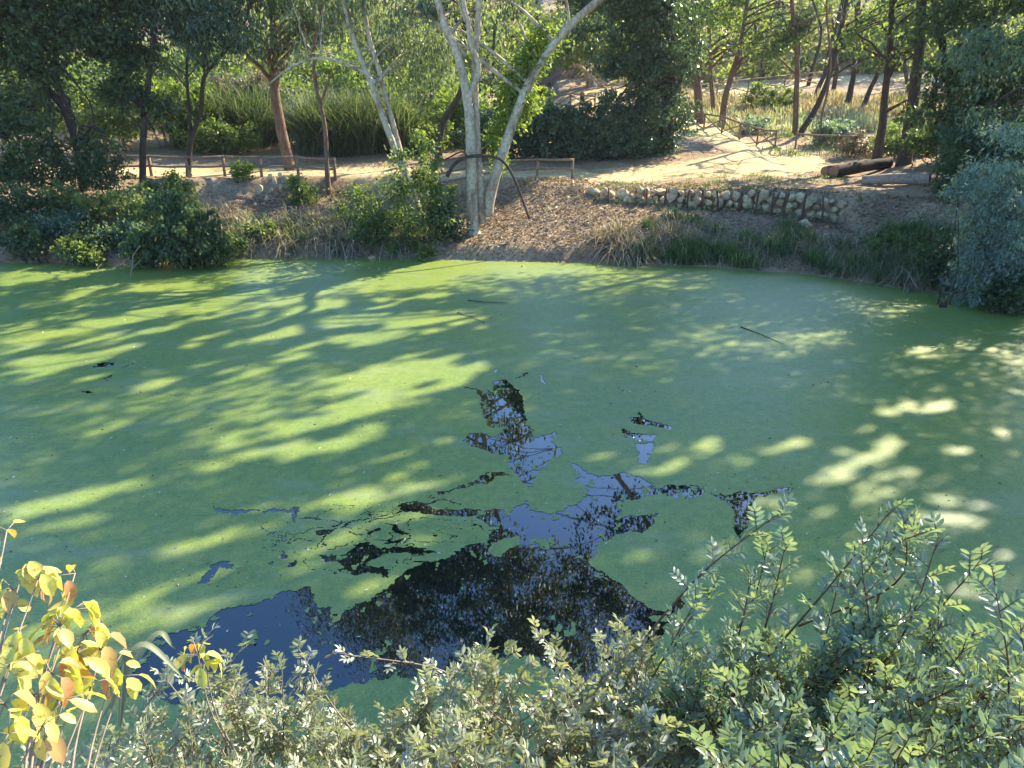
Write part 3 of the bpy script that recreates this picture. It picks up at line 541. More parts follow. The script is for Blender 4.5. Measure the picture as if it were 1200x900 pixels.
tree('tree', 'dark trunk standing in bright grass beyond the close pair', [(PX([(992, 130, 57), (997, 105, 57), (1001, 85, 57), (1003, 40, 57), (1010, -40, 57)]), .22, .12)],
     [(25, 57, 9.8, 3.5, 3, 2), E(985, 50, 54, 2.2, 2, 1.4), E(1030, 60, 54, 2, 1.6, 1.2), (26, 57, 13, 4, 3, 2.4)], 8000, .28, MAT['leaf_mid'], MAT['bark_dark'], G1, limbs=10)
tree('tree', 'dark trunk leaning right in bright grass, right of its neighbour beyond the pair', [(PX([(1011, 128, 56), (1018, 108, 56), (1028, 85, 56), (1040, 40, 56), (1050, -40, 56)]), .2, .1)],
     [(28, 56, 10, 3.5, 3, 2)], 7000, .28, MAT['leaf_dark'], MAT['bark_dark'], G1, limbs=10)
tree('tree', 'short stout grey trunk by the earth wall on the upper path', [(PX([(694, 116, 61), (692, 98, 61), (690, 85, 61), (684, 40, 61), (680, -40, 61)]), .42, .2)],
     [(6.5, 61, 10, 3.6, 3, 2), (4.5, 60, 8.6, 2, 2, 1), (7, 62, 13.5, 4.5, 4, 3), E(650, 40, 56, 2.2, 2, 1.6), E(720, 30, 56, 2.2, 2, 1.6), E(690, 60, 58, 1.8, 1.6, .9), E(640, 65, 58, 1.6, 1.6, 1.2)], 20000, .28, MAT['leaf_mid'], MAT['bark_euc'], limbs=12)
tree('tree', 'dark upright trunk behind the right bank shrubs, left of the others there', [(PX([(1035, 140, 38), (1037, 110, 38), (1042, 60, 38), (1046, 10, 38), (1050, -60, 38)]), .2, .1)],
     [(18.7, 38, 7.0, 1.6, 1.4, 1.0), (19, 38, 9.2, 3, 2.4, 1.5), (19.5, 38.5, 12, 3.5, 3, 2.4), E(1050, 60, 37, 1.3, 1.1, .9), E(1010, 40, 38, 1.4, 1.2, .9), E(1060, 110, 36, 1.1, 1, .6)], 17000, .2, MAT['leaf_mid'], MAT['bark_dark'], 'trees on the right bank', limbs=18, tb=-.1)
tree('tree', 'forked dark tree reaching over the right bank shrubs', [(PX([(1115, 150, 33), (1112, 100, 33), (1104, 55, 33), (1096, 10, 33), (1090, -60, 33)]), .17, .08),
     (PX([(1112, 110, 33), (1126, 80, 33), (1145, 50, 33), (1165, 10, 33), (1180, -50, 33)]), .11, .06)],
     [(19.5, 32, 6.6, 2.0, 1.6, 1.2), (21.5, 32, 7.4, 2.2, 1.8, 1.6), (19, 33, 9.8, 3, 2.4, 1.6), (20, 33, 12.6, 4, 3.4, 2.6), E(1120, 80, 32, 1.5, 1.2, .8), E(1170, 120, 31, 1.3, 1.1, .8), E(1110, 25, 32, 1.6, 1.2, .8), E(1085, 130, 32, 1.0, .9, .5)], 28000, .19, MAT['leaf_dark'], MAT['bark_dark'], 'trees on the right bank', limbs=24)
tree('tree', 'bluish fine leaved tree filling the upper right corner', [([(22.4, 28, 3), (22.2, 28, 6), (22.5, 27.6, 9), (23, 27.5, 14)], .24, .1)],
     [(20.3, 27.5, 6.0, 1.9, 1.6, 1.5), (21.5, 27, 8.6, 3, 2.5, 1.8), (22, 27, 12.5, 4.5, 4, 3), (19, 27, 4.8, 1.2, 1.1, 1.0), E(1170, 60, 27, 1.4, 1.2, 1.2), E(1150, 150, 26.5, 1.0, .9, .7), E(1190, 190, 26, .9, .8, .6)], 30000, .17, MAT['leaf_cas'], MAT['bark_dark'], 'trees on the right bank', limbs=22, droop=.6, aspect=.4)
# big crowns whose tops stand above the picture and shade the pond
tree('tree', 'big spreading tree on the right bank outside the picture', [([(21.5, 21, 2.5), (20.8, 20.5, 6), (19.5, 20, 10), (18, 19.5, 15), (17.5, 19.5, 18)], .4, .12), ([(20.8, 20.5, 6), (23, 19, 10), (25, 18, 15)], .22, .08)],
     [(17, 19.5, 16, 5.5, 5, 3.4), (22.5, 18, 15, 5, 5, 3.4), (19.5, 23, 18, 5, 5, 3), (24.5, 23.5, 15.5, 4.5, 4.5, 3.4), (27, 19, 17, 4.5, 4.5, 3.2)], 46000, .23, MAT['leaf_dark'], MAT['bark_dark'], 'tall trees on the right bank', limbs=30, clump=.8, aspect=.68)
tree('tree', 'tall tree on the right bank just outside the picture', [([(20, 25.2, 2.7), (19, 25.5, 6.5), (17, 26, 11), (14.5, 26, 16), (13.5, 26, 19)], .36, .12)],
     [(13.5, 26, 17.5, 5, 4.6, 3.2), (9, 28, 19.5, 4, 4, 2.8), (18, 28, 16, 4.5, 4, 3.2), (22.5, 28.5, 17, 4.5, 4, 3)], 40000, .22, MAT['leaf_mid'], MAT['bark_dark'], 'tall trees on the right bank', limbs=26, clump=.8, aspect=.68)
tree('tree', 'tall broad tree behind the logs with its crown above the picture', [([(17.5, 35.5, 2.4), (17.3, 35.5, 7), (16.2, 35, 12), (15, 34.5, 17)], .26, .1)],
     [(14.5, 33.5, 14.5, 4.5, 4, 3.2), (11, 34.5, 17.5, 4.5, 4, 3), (18, 34, 17, 4.5, 4, 3)], 32000, .22, MAT['leaf_mid'], MAT['bark_dark'], 'tall trees on the right bank', limbs=20, clump=.7)
print('trees done')
# ---------------------------------------------------------------- hedges, ivy, bushes
def bush(name, label, cat, ells, n, size, leaf, group=None, clump=.32, droop=.2, aspect=.6, bark='bark_dark', stems=9, flat=.7, tb=0., rej=True, surf=.35):
    low = []
    for e in ells:  # foliage reaches down to the ground or the water
        g = max(float(gz(e[0], e[1])), 0); z = e[2]-e[5]*1.3
        while z-e[5]*.5 > g and len(low) < 12: low.append((e[0], e[1]+.1, z, e[3]*.9, e[4]*.9, e[5])); z -= e[5]*1.3
    if low: n = int(n*(1+.5*len(low)/len(ells))); ells = list(ells)+low
    e0 = ells[0]; b = np.array([e0[0], e0[1], float(gz(e0[0], e0[1]))])
    t = empty(name, b, label, cat, group); a = Acc()
    for i in range(stems):
        e = ells[i % len(ells)]; tip = rdir(1)[0]*np.array(e[3:6])*.8+np.array(e[:3]); tip[2] = max(tip[2], e[2])
        r = np.array([e[0]+RG.normal()*.3*e[3], e[1]+RG.normal()*.2*e[4], 0]); r[2] = float(gz(r[0], r[1]))-.1
        p = sway(spline([r, (r+tip)/2+RG.normal(size=3)*.15, tip], 6), .04); tube(a, p, np.linspace(.03, .006, len(p)), 5, .1)
    a.out('stems', MAT[bark], t, smooth=True)['kind'] = 'stuff'
    sp = []
    for i in range(max(6, n//170)):
        e = ells[RG.integers(len(ells))]; d = rdir(1)[0]; d[2] = abs(d[2])*.9+.1; d[1] = -abs(d[1]) if RG.random() < .6 else d[1]
        for q in np.linspace(.8, RG.uniform(1.2, 1.6), 6): sp.append((e[0]+d[0]*e[3]*q, e[1]+d[1]*e[4]*q, e[2]+d[2]*e[5]*q*1.1-.12*q*q*e[5], .02, .02, .02))
    ns = int(n*.22); a_ = max(1, ns//len(sp)); crown('shoots', sp, len(sp)*a_*3, size, MAT[leaf], t, droop, .13, max(3, a_), 1, aspect, tb=.1, rej=False, kind='stuff')
    crown('foliage', ells, int(n*.85), size, MAT[leaf], t, droop, clump, 24, flat, aspect, tb=tb, rej=rej, surf=surf*1.3)
    return t
bush('ivy_hedge', 'long dark ivy covered hedge behind the path', 'hedge', [E(x, y, 40.3, 1.1, 1.0, .95) for x, y in ((560, 165), (590, 162), (625, 158), (655, 158), (690, 160), (720, 162), (745, 172), (600, 175), (640, 175), (680, 178), (715, 180), (640, 145), (670, 143), (700, 146), (610, 148), (580, 150), (735, 150))], 24000, .14, 'leaf_ivy', clump=.3, droop=.5, aspect=.8, rej=False)
t = tree('ivy_covered_tree', 'tree trunk smothered in dark ivy beside the bend of the path', [([(7.9, 41, 2.6), (7.8, 41, 6), (7.6, 41, 9), (7.4, 41, 13)], .3, .12)],
     [E(770, 168, 41, 1.9, 1.2, 1.2), E(775, 135, 41, 1.9, 1.3, 1.3), E(735, 120, 41.5, 1.3, 1.1, .9), E(725, 70, 41.5, 1.6, 1.2, 1.0), E(775, 95, 41, 1.7, 1.4, 1.5), E(770, 55, 41, 2.5, 2, 1.5), E(755, 15, 41, 3.3, 2.6, 1.5), E(740, -40, 41, 4, 3, 2.2)], 34000, .16, MAT['leaf_ivy'], MAT['bark_dark'], limbs=20, clump=.38, droop=.5, aspect=.8, tb=.12, rej=False)
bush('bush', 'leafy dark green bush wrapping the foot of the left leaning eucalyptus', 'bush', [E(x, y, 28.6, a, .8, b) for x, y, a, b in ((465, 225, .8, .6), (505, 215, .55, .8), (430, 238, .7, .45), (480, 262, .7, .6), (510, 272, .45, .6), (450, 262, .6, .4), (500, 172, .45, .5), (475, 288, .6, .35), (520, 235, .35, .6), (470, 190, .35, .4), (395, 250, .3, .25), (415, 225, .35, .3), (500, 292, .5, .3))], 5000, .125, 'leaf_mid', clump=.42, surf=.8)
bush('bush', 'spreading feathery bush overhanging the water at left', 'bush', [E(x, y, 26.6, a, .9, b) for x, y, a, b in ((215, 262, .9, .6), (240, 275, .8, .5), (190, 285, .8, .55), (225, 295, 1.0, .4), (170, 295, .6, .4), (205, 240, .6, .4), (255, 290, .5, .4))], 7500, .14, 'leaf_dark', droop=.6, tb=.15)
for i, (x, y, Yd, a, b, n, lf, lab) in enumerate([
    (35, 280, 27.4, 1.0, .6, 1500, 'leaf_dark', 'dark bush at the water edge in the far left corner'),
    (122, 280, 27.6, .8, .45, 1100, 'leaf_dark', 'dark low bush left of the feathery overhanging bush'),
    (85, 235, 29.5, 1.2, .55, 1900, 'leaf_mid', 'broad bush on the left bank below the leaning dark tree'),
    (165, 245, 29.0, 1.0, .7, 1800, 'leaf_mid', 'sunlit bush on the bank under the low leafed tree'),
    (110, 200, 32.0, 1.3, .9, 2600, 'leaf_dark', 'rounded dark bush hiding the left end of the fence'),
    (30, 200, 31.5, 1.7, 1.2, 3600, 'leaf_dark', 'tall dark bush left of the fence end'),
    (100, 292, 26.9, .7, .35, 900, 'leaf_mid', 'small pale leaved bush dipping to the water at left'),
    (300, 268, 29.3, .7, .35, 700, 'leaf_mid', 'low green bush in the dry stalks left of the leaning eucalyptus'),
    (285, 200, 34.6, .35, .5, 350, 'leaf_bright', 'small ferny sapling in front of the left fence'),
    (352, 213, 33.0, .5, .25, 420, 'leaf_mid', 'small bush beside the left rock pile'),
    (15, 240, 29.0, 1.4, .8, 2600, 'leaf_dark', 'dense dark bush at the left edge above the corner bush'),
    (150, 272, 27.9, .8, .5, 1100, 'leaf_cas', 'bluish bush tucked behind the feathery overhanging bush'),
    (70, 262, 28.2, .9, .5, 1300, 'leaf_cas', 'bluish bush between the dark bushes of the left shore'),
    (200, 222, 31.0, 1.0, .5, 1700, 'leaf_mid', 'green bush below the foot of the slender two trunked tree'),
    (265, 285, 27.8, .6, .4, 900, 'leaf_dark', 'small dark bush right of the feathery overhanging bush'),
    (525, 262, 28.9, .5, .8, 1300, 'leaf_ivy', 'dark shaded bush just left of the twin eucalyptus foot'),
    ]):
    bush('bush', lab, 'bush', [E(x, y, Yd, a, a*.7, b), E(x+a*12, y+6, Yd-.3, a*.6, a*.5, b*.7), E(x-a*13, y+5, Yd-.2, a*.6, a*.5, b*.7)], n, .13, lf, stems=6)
bush('bush', 'blue grey leaved bush leaning over the water at the right edge', 'bush', [E(x, y, 21.6, a, .8, b) for x, y, a, b in ((1170, 235, .7, .4), (1190, 265, .6, .5), (1160, 275, .6, .5), (1180, 305, .6, .5), (1150, 200, .5, .3), (1205, 300, .6, .6), (1195, 215, .5, .4), (1140, 250, .45, .3), (1150, 300, .4, .4), (1185, 160, .5, .3), (1125, 225, .3, .2))], 11000, .12, 'leaf_grey', droop=.4, aspect=.35)
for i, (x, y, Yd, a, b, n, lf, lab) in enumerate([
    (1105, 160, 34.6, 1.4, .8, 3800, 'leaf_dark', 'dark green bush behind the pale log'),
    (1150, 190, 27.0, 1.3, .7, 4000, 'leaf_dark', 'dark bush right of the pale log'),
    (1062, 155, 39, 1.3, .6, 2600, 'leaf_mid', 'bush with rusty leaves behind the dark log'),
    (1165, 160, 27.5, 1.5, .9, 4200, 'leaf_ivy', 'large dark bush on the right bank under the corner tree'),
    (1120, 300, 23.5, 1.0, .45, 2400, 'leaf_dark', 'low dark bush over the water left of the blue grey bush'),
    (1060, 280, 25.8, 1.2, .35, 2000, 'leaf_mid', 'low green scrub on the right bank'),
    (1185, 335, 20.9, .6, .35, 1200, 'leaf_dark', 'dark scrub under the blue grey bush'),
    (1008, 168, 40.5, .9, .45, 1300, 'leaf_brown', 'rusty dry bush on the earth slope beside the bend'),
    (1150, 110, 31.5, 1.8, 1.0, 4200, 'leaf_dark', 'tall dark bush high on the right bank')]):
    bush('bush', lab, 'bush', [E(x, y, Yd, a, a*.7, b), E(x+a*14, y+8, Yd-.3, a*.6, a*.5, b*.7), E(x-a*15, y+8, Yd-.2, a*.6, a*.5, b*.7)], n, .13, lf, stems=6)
for i, (x, y, Yd, a, b, n, lf, lab) in enumerate([
    (260, 160, 41.5, 1.6, .9, 3000, 'leaf_mid', 'green bush behind the left fence between two trees'),
    (200, 120, 43, 1.8, 1.6, 3600, 'leaf_bright', 'pale bright bush behind the double trunked tree'),
    (285, 105, 46, 1.6, 1.3, 2600, 'leaf_brown', 'brownish bush hanging behind the brown trunk'),
    (490, 150, 42, 1.4, 1.0, 2800, 'leaf_mid', 'bush behind the left leaning eucalyptus'),
    (530, 130, 44, 1.3, 1.1, 2600, 'leaf_bright', 'bright bush behind the twin eucalyptus'),
    (610, 110, 47, 1.4, .9, 2400, 'leaf_mid', 'bush above the ivy hedge right of the leaning trunk'),
    (430, 90, 50, 2.4, 1.8, 4200, 'leaf_bright', 'sunlit yellow green bush far behind the reeds'),
    (120, 130, 42, 2.2, 1.5, 4200, 'leaf_mid', 'bush behind the path at far left'),
    (40, 110, 44, 2.6, 2.0, 4800, 'leaf_dark', 'big dark bush behind the path at the left edge'),
    (900, 105, 56, 1.4, .5, 1200, 'leaf_mid', 'grassy bush on the slope above the fence'),
    (885, 145, 47.6, .9, .35, 800, 'leaf_grey', 'low grey leaved bush behind the cross braced fence'),
    (975, 145, 44, .9, .35, 900, 'leaf_grey', 'low grey bush beside the thin sapling')]):
    bush('bush', lab, 'bush', [E(x, y, Yd, a, a*.7, b), E(x+a*12, y+8, Yd-.3, a*.6, a*.5, b*.7), E(x-a*12, y+8, Yd-.2, a*.6, a*.5, b*.7)], n, .17, lf, stems=6, rej=False)

# ---------------------------------------------------------------- far woodland
def woodland():
    n = 90; Cs = []
    acc = Acc()
    Ls = []
    for i in range(n):
        x = RG.uniform(-75, 75); y = RG.uniform(72, 120)
        Ls.append((x, y, float(gz(x, y))+RG.uniform(1, 5.5), RG.uniform(2.5, 5), RG.uniform(2.5, 4), RG.uniform(2, 4)))
    for i in range(60):
        x = RG.uniform(-60, 0); y = RG.uniform(50, 72)
        if x > -8: y += 12
        Ls.append((x, y, float(gz(x, y))+RG.uniform(.8, 5), RG.uniform(1.8, 3.6), RG.uniform(1.8, 3), RG.uniform(1.4, 3.4)))
    for i in range(34):
        x = RG.uniform(28, 62); y = RG.uniform(44, 74)
        Ls.append((x, y, float(gz(x, y))+RG.uniform(.8, 5), RG.uniform(1.8, 3.6), RG.uniform(1.8, 3), RG.uniform(1.4, 3.4)))
    Ln = []
    for i in range(170):
        x = RG.uniform(-46, -1); y = RG.uniform(43.8, 62)
        Ln.append((x, y, float(gz(x, y))+RG.uniform(.2, 2.2)+(y-43)*.12, RG.uniform(1.2, 2.6), RG.uniform(1, 2), RG.uniform(.9, 2.2)))
    for i in range(90):
        x = RG.uniform(-10, 60); y = RG.uniform(70, 84)
        Ls.append((x, y, float(gz(x, y))+RG.uniform(.3, 4), RG.uniform(1.8, 3.6), RG.uniform(1.8, 3), RG.uniform(1.2, 3)))
    for i in range(80):
        x = RG.uniform(6, 60); y = np.interp(x, PATH2[:, 0], PATH2[:, 1])+RG.uniform(3.2, 8)
        Ls.append((x, y, float(gz(x, y))+RG.uniform(.1, 2.5), RG.uniform(1.2, 2.6), RG.uniform(1, 2), RG.uniform(.9, 2.2)))
    for i in range(46):
        x = RG.uniform(9, 50); y = np.interp(x, PATH2[:, 0], PATH2[:, 1])+RG.uniform(2.2, 3.6)
        Ls.append((x, y, float(gz(x, y))+RG.uniform(.4, 1.6), RG.uniform(1.2, 2.2), .9, RG.uniform(.9, 1.8)))
    for i in range(26):
        x = RG.uniform(-8, 8); y = RG.uniform(65.5, 71)
        Ls.append((x, y, float(gz(x, y))+RG.uniform(.3, 3.5), RG.uniform(1.2, 2.6), RG.uniform(1, 2), RG.uniform(1.2, 2.4)))
    o = crown('thicket', Ln, 58000, .29, MAT['leaf_mid'], None, .35, .6, 30, .8, .55, rej=False, kind='stuff')
    tag(o, 'dense green thicket rising behind the reeds and the left fence', 'thicket')
    o = crown('woodland', Ls, 125000, .38, MAT['leaf_far'], None, .3, .8, 40, .7, .6, rej=False, kind='stuff')
    tag(o, 'mass of sunlit woodland on the hillside behind', 'woodland')
    a = Acc()
    for i in range(150):
        x = RG.uniform(-50, 50); y = RG.uniform(58, 90); z = float(gz(x, y)); p = sway(spline([(x, y, z-.3), (x+RG.normal()*.7, y, z+4), (x+RG.normal()*1.5, y, z+9)], 5), .15)
        tube(a, p, np.linspace(RG.uniform(.1, .24), .06, len(p)), 6, .1)
    tag(a.out('woodland_trunks', MAT['bark_dark'], None, True), 'dark trunks of the far woodland', 'woodland', kind='stuff')
woodland()

# ---------------------------------------------------------------- reeds, grass, straw, litter
def blades(name, P, H, W, lean, mat, label, cat, tintv=None, droop=.35, kind='stuff'):
    n = len(P); az = RG.random(n)*2*math.pi; d = np.c_[np.cos(az), np.sin(az), np.zeros(n)]; s = np.c_[-np.sin(az), np.cos(az), np.zeros(n)]
    H = np.broadcast_to(H, (n,))[:, None]; W = np.broadcast_to(W, (n,))[:, None]; lean = (lean*(RG.random(n)*1.2+.2))[:, None]
    rows = []
    for t, wt in ((0, .6), (.4, 1), (.75, .7), (1, .05)):
        c = P+d*H*lean*t**1.6+np.array([0, 0, 1])*H*(t-droop*lean*t*t*1.3); rows += [c-s*W*wt*.5, c+s*W*wt*.5]
    V = np.stack(rows, 1).reshape(-1, 3); b = (np.arange(n)*8)[:, None, None]
    F = (b+np.array([[0, 1, 3, 2], [2, 3, 5, 4], [4, 5, 7, 6]])[None]).reshape(-1, 4)
    T = np.repeat(RG.random(n) if tintv is None else tintv, 8)
    return tag(mesh(name, V, [F], mat, None, T), label, cat, kind=kind)
def scatter_px(n, x0, x1, Ya, Yb, clumps=0, spread=.3):
    if clumps:
        cx = RG.uniform(x0, x1, clumps); cy = RG.uniform(Ya, Yb, clumps); i = RG.integers(clumps, size=n)
        x = cx[i]+RG.normal(size=n)*spread; y = cy[i]+RG.normal(size=n)*spread*.7
    else: x = RG.uniform(x0, x1, n); y = RG.uniform(Ya, Yb, n)
    return x, y
def on_ground(x, y, dmin=0.05):
    k = (~inpoly(x, y, LAKE)) | (dpoly(x, y, LAKE) < .15); x, y = x[k], y[k]
    return np.c_[x, y, np.maximum(gz(x, y), 0)-.02]
def shore_pts(n, xa, xb, d0, d1, clumps=0, spread=.25):
    """points in a band behind the far shoreline"""
    if clumps: c = RG.uniform(xa, xb, clumps); e = RG.uniform(d0, d1, clumps); i = RG.integers(clumps, size=n); x = c[i]+RG.normal(size=n)*spread; dd = np.maximum(-.05, e[i]+RG.normal(size=n)*spread)
    else: x = RG.uniform(xa, xb, n); dd = RG.uniform(d0, d1, n)
    S_ = LAKE[2:26]; ysh = np.interp(x, S_[:, 0], S_[:, 1]); return np.c_[x, ysh+dd, np.maximum(gz(x, ysh+dd), 0)-.02]
x, y = scatter_px(9000, -10.6, -5.4, 40.6, 43.5, 80, .3); blades('reed_bed', on_ground(x, y), .6+3.3*RG.random(len(x))**.8, .05, .75, MAT['reed'], 'tall green reed bed behind the left fence', 'reeds')
x, y = scatter_px(3600, -17.8, -13.2, 43, 45.5, 40, .4); blades('reed_bed', on_ground(x, y), .6+3.6*RG.random(len(x))**.8, .055, .75, MAT['reed'], 'pale reed bed behind the double trunked tree', 'reeds')
P = shore_pts(3000, 4.2, 14.8, 0, 1.2, 34, .22); blades('bank_grass', P, RG.uniform(.3, .8, len(P)), .032, .7, MAT['grass'], 'long green grass along the right shore', 'grass')
P = shore_pts(1900, 4.5, 15.5, .8, 3.2, 20, .22); blades('bank_grass', P, RG.uniform(.25, .6, len(P)), .03, .7, MAT['grass'], 'tufts of green grass below the stone wall', 'grass')
P = shore_pts(2600, 13, 17, 0, 3.2, 26, .3); blades('bank_grass', P, RG.uniform(.35, .9, len(P)), .032, .7, MAT['grass'], 'rank grass on the right bank under the bushes', 'grass')
P = shore_pts(2600, -10.5, -4.5, .2, 2.6, 30, .3); blades('bank_grass', P, RG.uniform(.25, .6, len(P)), .022, .8, MAT['grass'], 'green grass among dry stalks on the left bank', 'grass')
P = shore_pts(3600, -11, -3.6, .1, 3.0, 44, .3); blades('dry_stalks', P, RG.uniform(.5, 1.2, len(P)), .028, 1.5, MAT['straw'], 'dry fallen reed stalks on the left bank', 'dry reeds', droop=.75)
P = shore_pts(2600, -21, -10.5, .1, 4.5, 50, .3); blades('dry_stalks', P, RG.uniform(.4, 1.0, len(P)), .028, 1.2, MAT['straw'], 'dry grass and stalks between the bushes of the far left bank', 'dry reeds', droop=.6)
P = shore_pts(1500, 2.2, 6.8, .15, 1.9, 14, .22); blades('dry_stalks', P, RG.uniform(.6, 1.4, len(P)), .03, 1.4, MAT['straw'], 'dry fallen reed stalks at the shore below the first stones', 'dry reeds', droop=.75)
P = shore_pts(2400, 6.5, 15, .15, 2.6, 34, .25); blades('dry_stalks', P, RG.uniform(.4, 1., len(P)), .026, 1.4, MAT['straw'], 'dry stalks in the grass of the right shore', 'dry reeds', droop=.75)
x, y = scatter_px(2200, -10, 2, 33.2, 34.6, 60, .2); blades('verge_grass', on_ground(x, y), RG.uniform(.08, .28, len(x)), .02, .8, MAT['straw'], 'dry yellow grass on the verge below the fence', 'grass')
x, y = scatter_px(1500, 3, 14, 32.6, 34.8, 34, .25); blades('verge_grass', on_ground(x, y), RG.uniform(.08, .25, len(x)), .02, .8, MAT['grass'], 'thin grass between the stone wall and the path', 'grass')
x, y = scatter_px(12000, 9, 34, 50, 61, 220, .6); blades('slope_grass', on_ground(x, y), RG.uniform(.25, .8, len(x)), .06, .5, MAT['straw'], 'pale dry grass on the slope below the upper path', 'grass')
x, y = scatter_px(2200, 12, 27, 47.5, 55, 70, .3); blades('slope_plants', on_ground(x, y), RG.uniform(.3, .9, len(x)), .05, .45, MAT['leaf_pale'], 'upright silvery plants behind the cross braced fence', 'plants')
def litter(name, P, size, mat, label):
    n = len(P); U = rdir(n)*np.array([1, 1, .35]); U = unit(U); v, f, t = leaf_quads(P+np.array([0, 0, .025]), U, size*RG.uniform(.6, 1.4, n), size*.45, RG.random(n)); tag(mesh(name, v, [f], mat, None, t), label, 'leaf litter', kind='stuff')
P = shore_pts(26000, -12, 15.5, .1, 6.4); P[:, 2] = gz(P[:, 0], P[:, 1]); litter('leaf_litter', P, .12, MAT['leaf_brown'], 'brown fallen leaves covering the far bank')
x, y = scatter_px(2600, 14, 30, 41, 50, 60, .5); blades('slope_grass', on_ground(x, y), RG.uniform(.15, .5, len(x)), .04, .6, MAT['grass'], 'thin green grass on the slope right of the bend', 'grass')
x, y = scatter_px(7000, -6, 30, 40.5, 56); P = on_ground(x, y); k = np.minimum(dpoly(P[:, 0], P[:, 1], PATH1, False), 9) > 2.3; litter('leaf_litter', P[k], .13, MAT['leaf_brown'], 'fallen leaves on the ground behind the path')
x, y = scatter_px(600, -20, 14, 35, 39); litter('leaf_litter', np.c_[x, y, gz(x, y)+.03], .08, MAT['leaf_brown'], 'scattered fallen leaves on the path')
n = 700; c = RG.uniform(3, 13, 40); x = c[RG.integers(40, size=n)]+RG.normal(size=n)*.08; yw = np.interp(x, WALLX, WALLY); f = RG.random(n) < .45
P = np.c_[x, np.where(f, yw-.62-RG.random(n)*.15, yw+.1+RG.random(n)*.2), x*0]; P[:, 2] = gz(P[:, 0], P[:, 1]); blades('wall_grass', P, RG.uniform(.1, .38, n), .02, .8, MAT['grass'], 'grass tufts growing at the foot and top of the stone wall', 'grass')
# dead sticks lying on the bank
for (lab, n_, xa, xb, d0, d1, ln) in (('thin dead sticks tangled on the slope under the twin eucalyptus', 240, -1, 4, .3, 5, .5), ('thin dead sticks on the left bank', 260, -12, -4, .2, 5, .7), ('thin dead sticks on the right bank', 200, 5, 15, .2, 4, .5)):
    a = Acc(); P = shore_pts(n_, xa, xb, d0, d1)
    for p in P:
        u = unit(rdir(1)[0]*np.array([1, 1, .3])); q = p+u*ln*RG.uniform(.5, 1.5); q[2] = max(float(gz(q[0], q[1])), 0)+RG.uniform(.02, .15)
        tube(a, spline([p+np.array([0, 0, .04]), (p+q)/2+np.array([0, 0, .06]), q], 2), [.012, .011, .01, .008, .005], 4, 0)
    tag(a.out('dead_sticks', MAT['twig'], None), lab, 'sticks', kind='stuff')

# ---------------------------------------------------------------- stone walls
def rock_mesh(seed, sub=2):
    import bmesh
    bm = bmesh.new(); bmesh.ops.create_icosphere(bm, subdivisions=sub, radius=.5); r = np.random.default_rng(seed)
    pl = unit(r.normal(size=(11, 3))); dd = r.uniform(.22, .36, 11)
    for v in bm.verts:
        c = np.array(v.co); m = c@pl.T-dd; j = m.argmax()
        for j in np.argsort(-m)[:3]:
            q = c@pl[j]-dd[j]
            if q > 0: c = c-pl[j]*q
        c = c*(1+.05*r.normal()); v.co = c
    me = bpy.data.meshes.new('stone'); bm.to_mesh(me); bm.free()
    me.materials.append(MAT['stone']); 
    for p in me.polygons: p.use_smooth = False
    return me
ROCKS = [rock_mesh(s) for s in range(8)]
def put_rock(parent, pos, sx, sy, sz, rot=None, name='stone'):
    o = bpy.data.objects.new(name, ROCKS[RG.integers(8)]); COL.objects.link(o)
    if parent: o.parent = parent; pos = np.array(pos)-np.array(parent.location)
    o.location = [float(v) for v in pos]; o.scale = (sx, sy, sz); o.rotation_euler = rot or (RG.uniform(-.3, .3), RG.uniform(-.3, .3), RG.uniform(0, 6.28)); return o
wall = empty('stone_wall', (8, 31.6, 1.2), 'long low dry wall of pale limestone rocks held by wooden stakes on the bank', 'stone wall')
def wall_pt(x): return np.interp(x, WALLX, WALLY)
for row in range(5):
    x = 3.0+RG.uniform(0, .2)
    while x < 12.4:
        s = RG.uniform(.2, .5)
        H = np.interp(x, WALLX, WALLH)*1.12; z = 2.02-.12*(1-sst(4, 8, x))-H+.12+row*.27
        if row == 0 and x < 4.6 and RG.random() < .4: x += s; continue
        if z > 2.02: x += s; continue
        put_rock(wall, (x+s*.5, wall_pt(x)-.36+RG.normal()*.06+row*.05, z+RG.normal()*.03), s*RG.uniform(1.15, 1.45), .5, s*RG.uniform(.8, 1.25), (RG.uniform(-.3, .3), RG.uniform(-.6, .6), RG.uniform(-.4, .4)))
        x += s*1.02
for px in (713, 757, 779, 805, 823, 841, 866, 886, 904, 919, 941, 964):
    x = at(px, 240, 1.5)[0]; yw = wall_pt(x)-.66; zt = np.interp(x, WALLX, WALLH); a = Acc(); x = (px-600)/900*(yw*CP+SP*4.5)
    tube(a, [(x+RG.normal()*.03, yw-.05, 2.0-zt-.35), (x, yw, 1.6), (x+RG.normal()*.05, yw+.04, 2.1)], [.045, .042, .04], 7, .06); a.out('stake', MAT['stake'], wall, True)
pile = empty('rock_pile', (*atY(322, 216, 33.2)[:2], 1.6), 'small pile of pale rocks in the left bank below the fence', 'rocks')
for px, py, s in ((304, 221, .42), (318, 224, .34), (330, 221, .4), (322, 213, .34), (308, 211, .3), (335, 211, .34), (346, 216, .36), (316, 206, .26), (328, 205, .26), (345, 225, .3), (312, 232, .26)):
    p = atY(px, py, 33.0); p[2] = max(p[2], gz(p[0], p[1])-.02); put_rock(pile, p, s, s*.8, s)
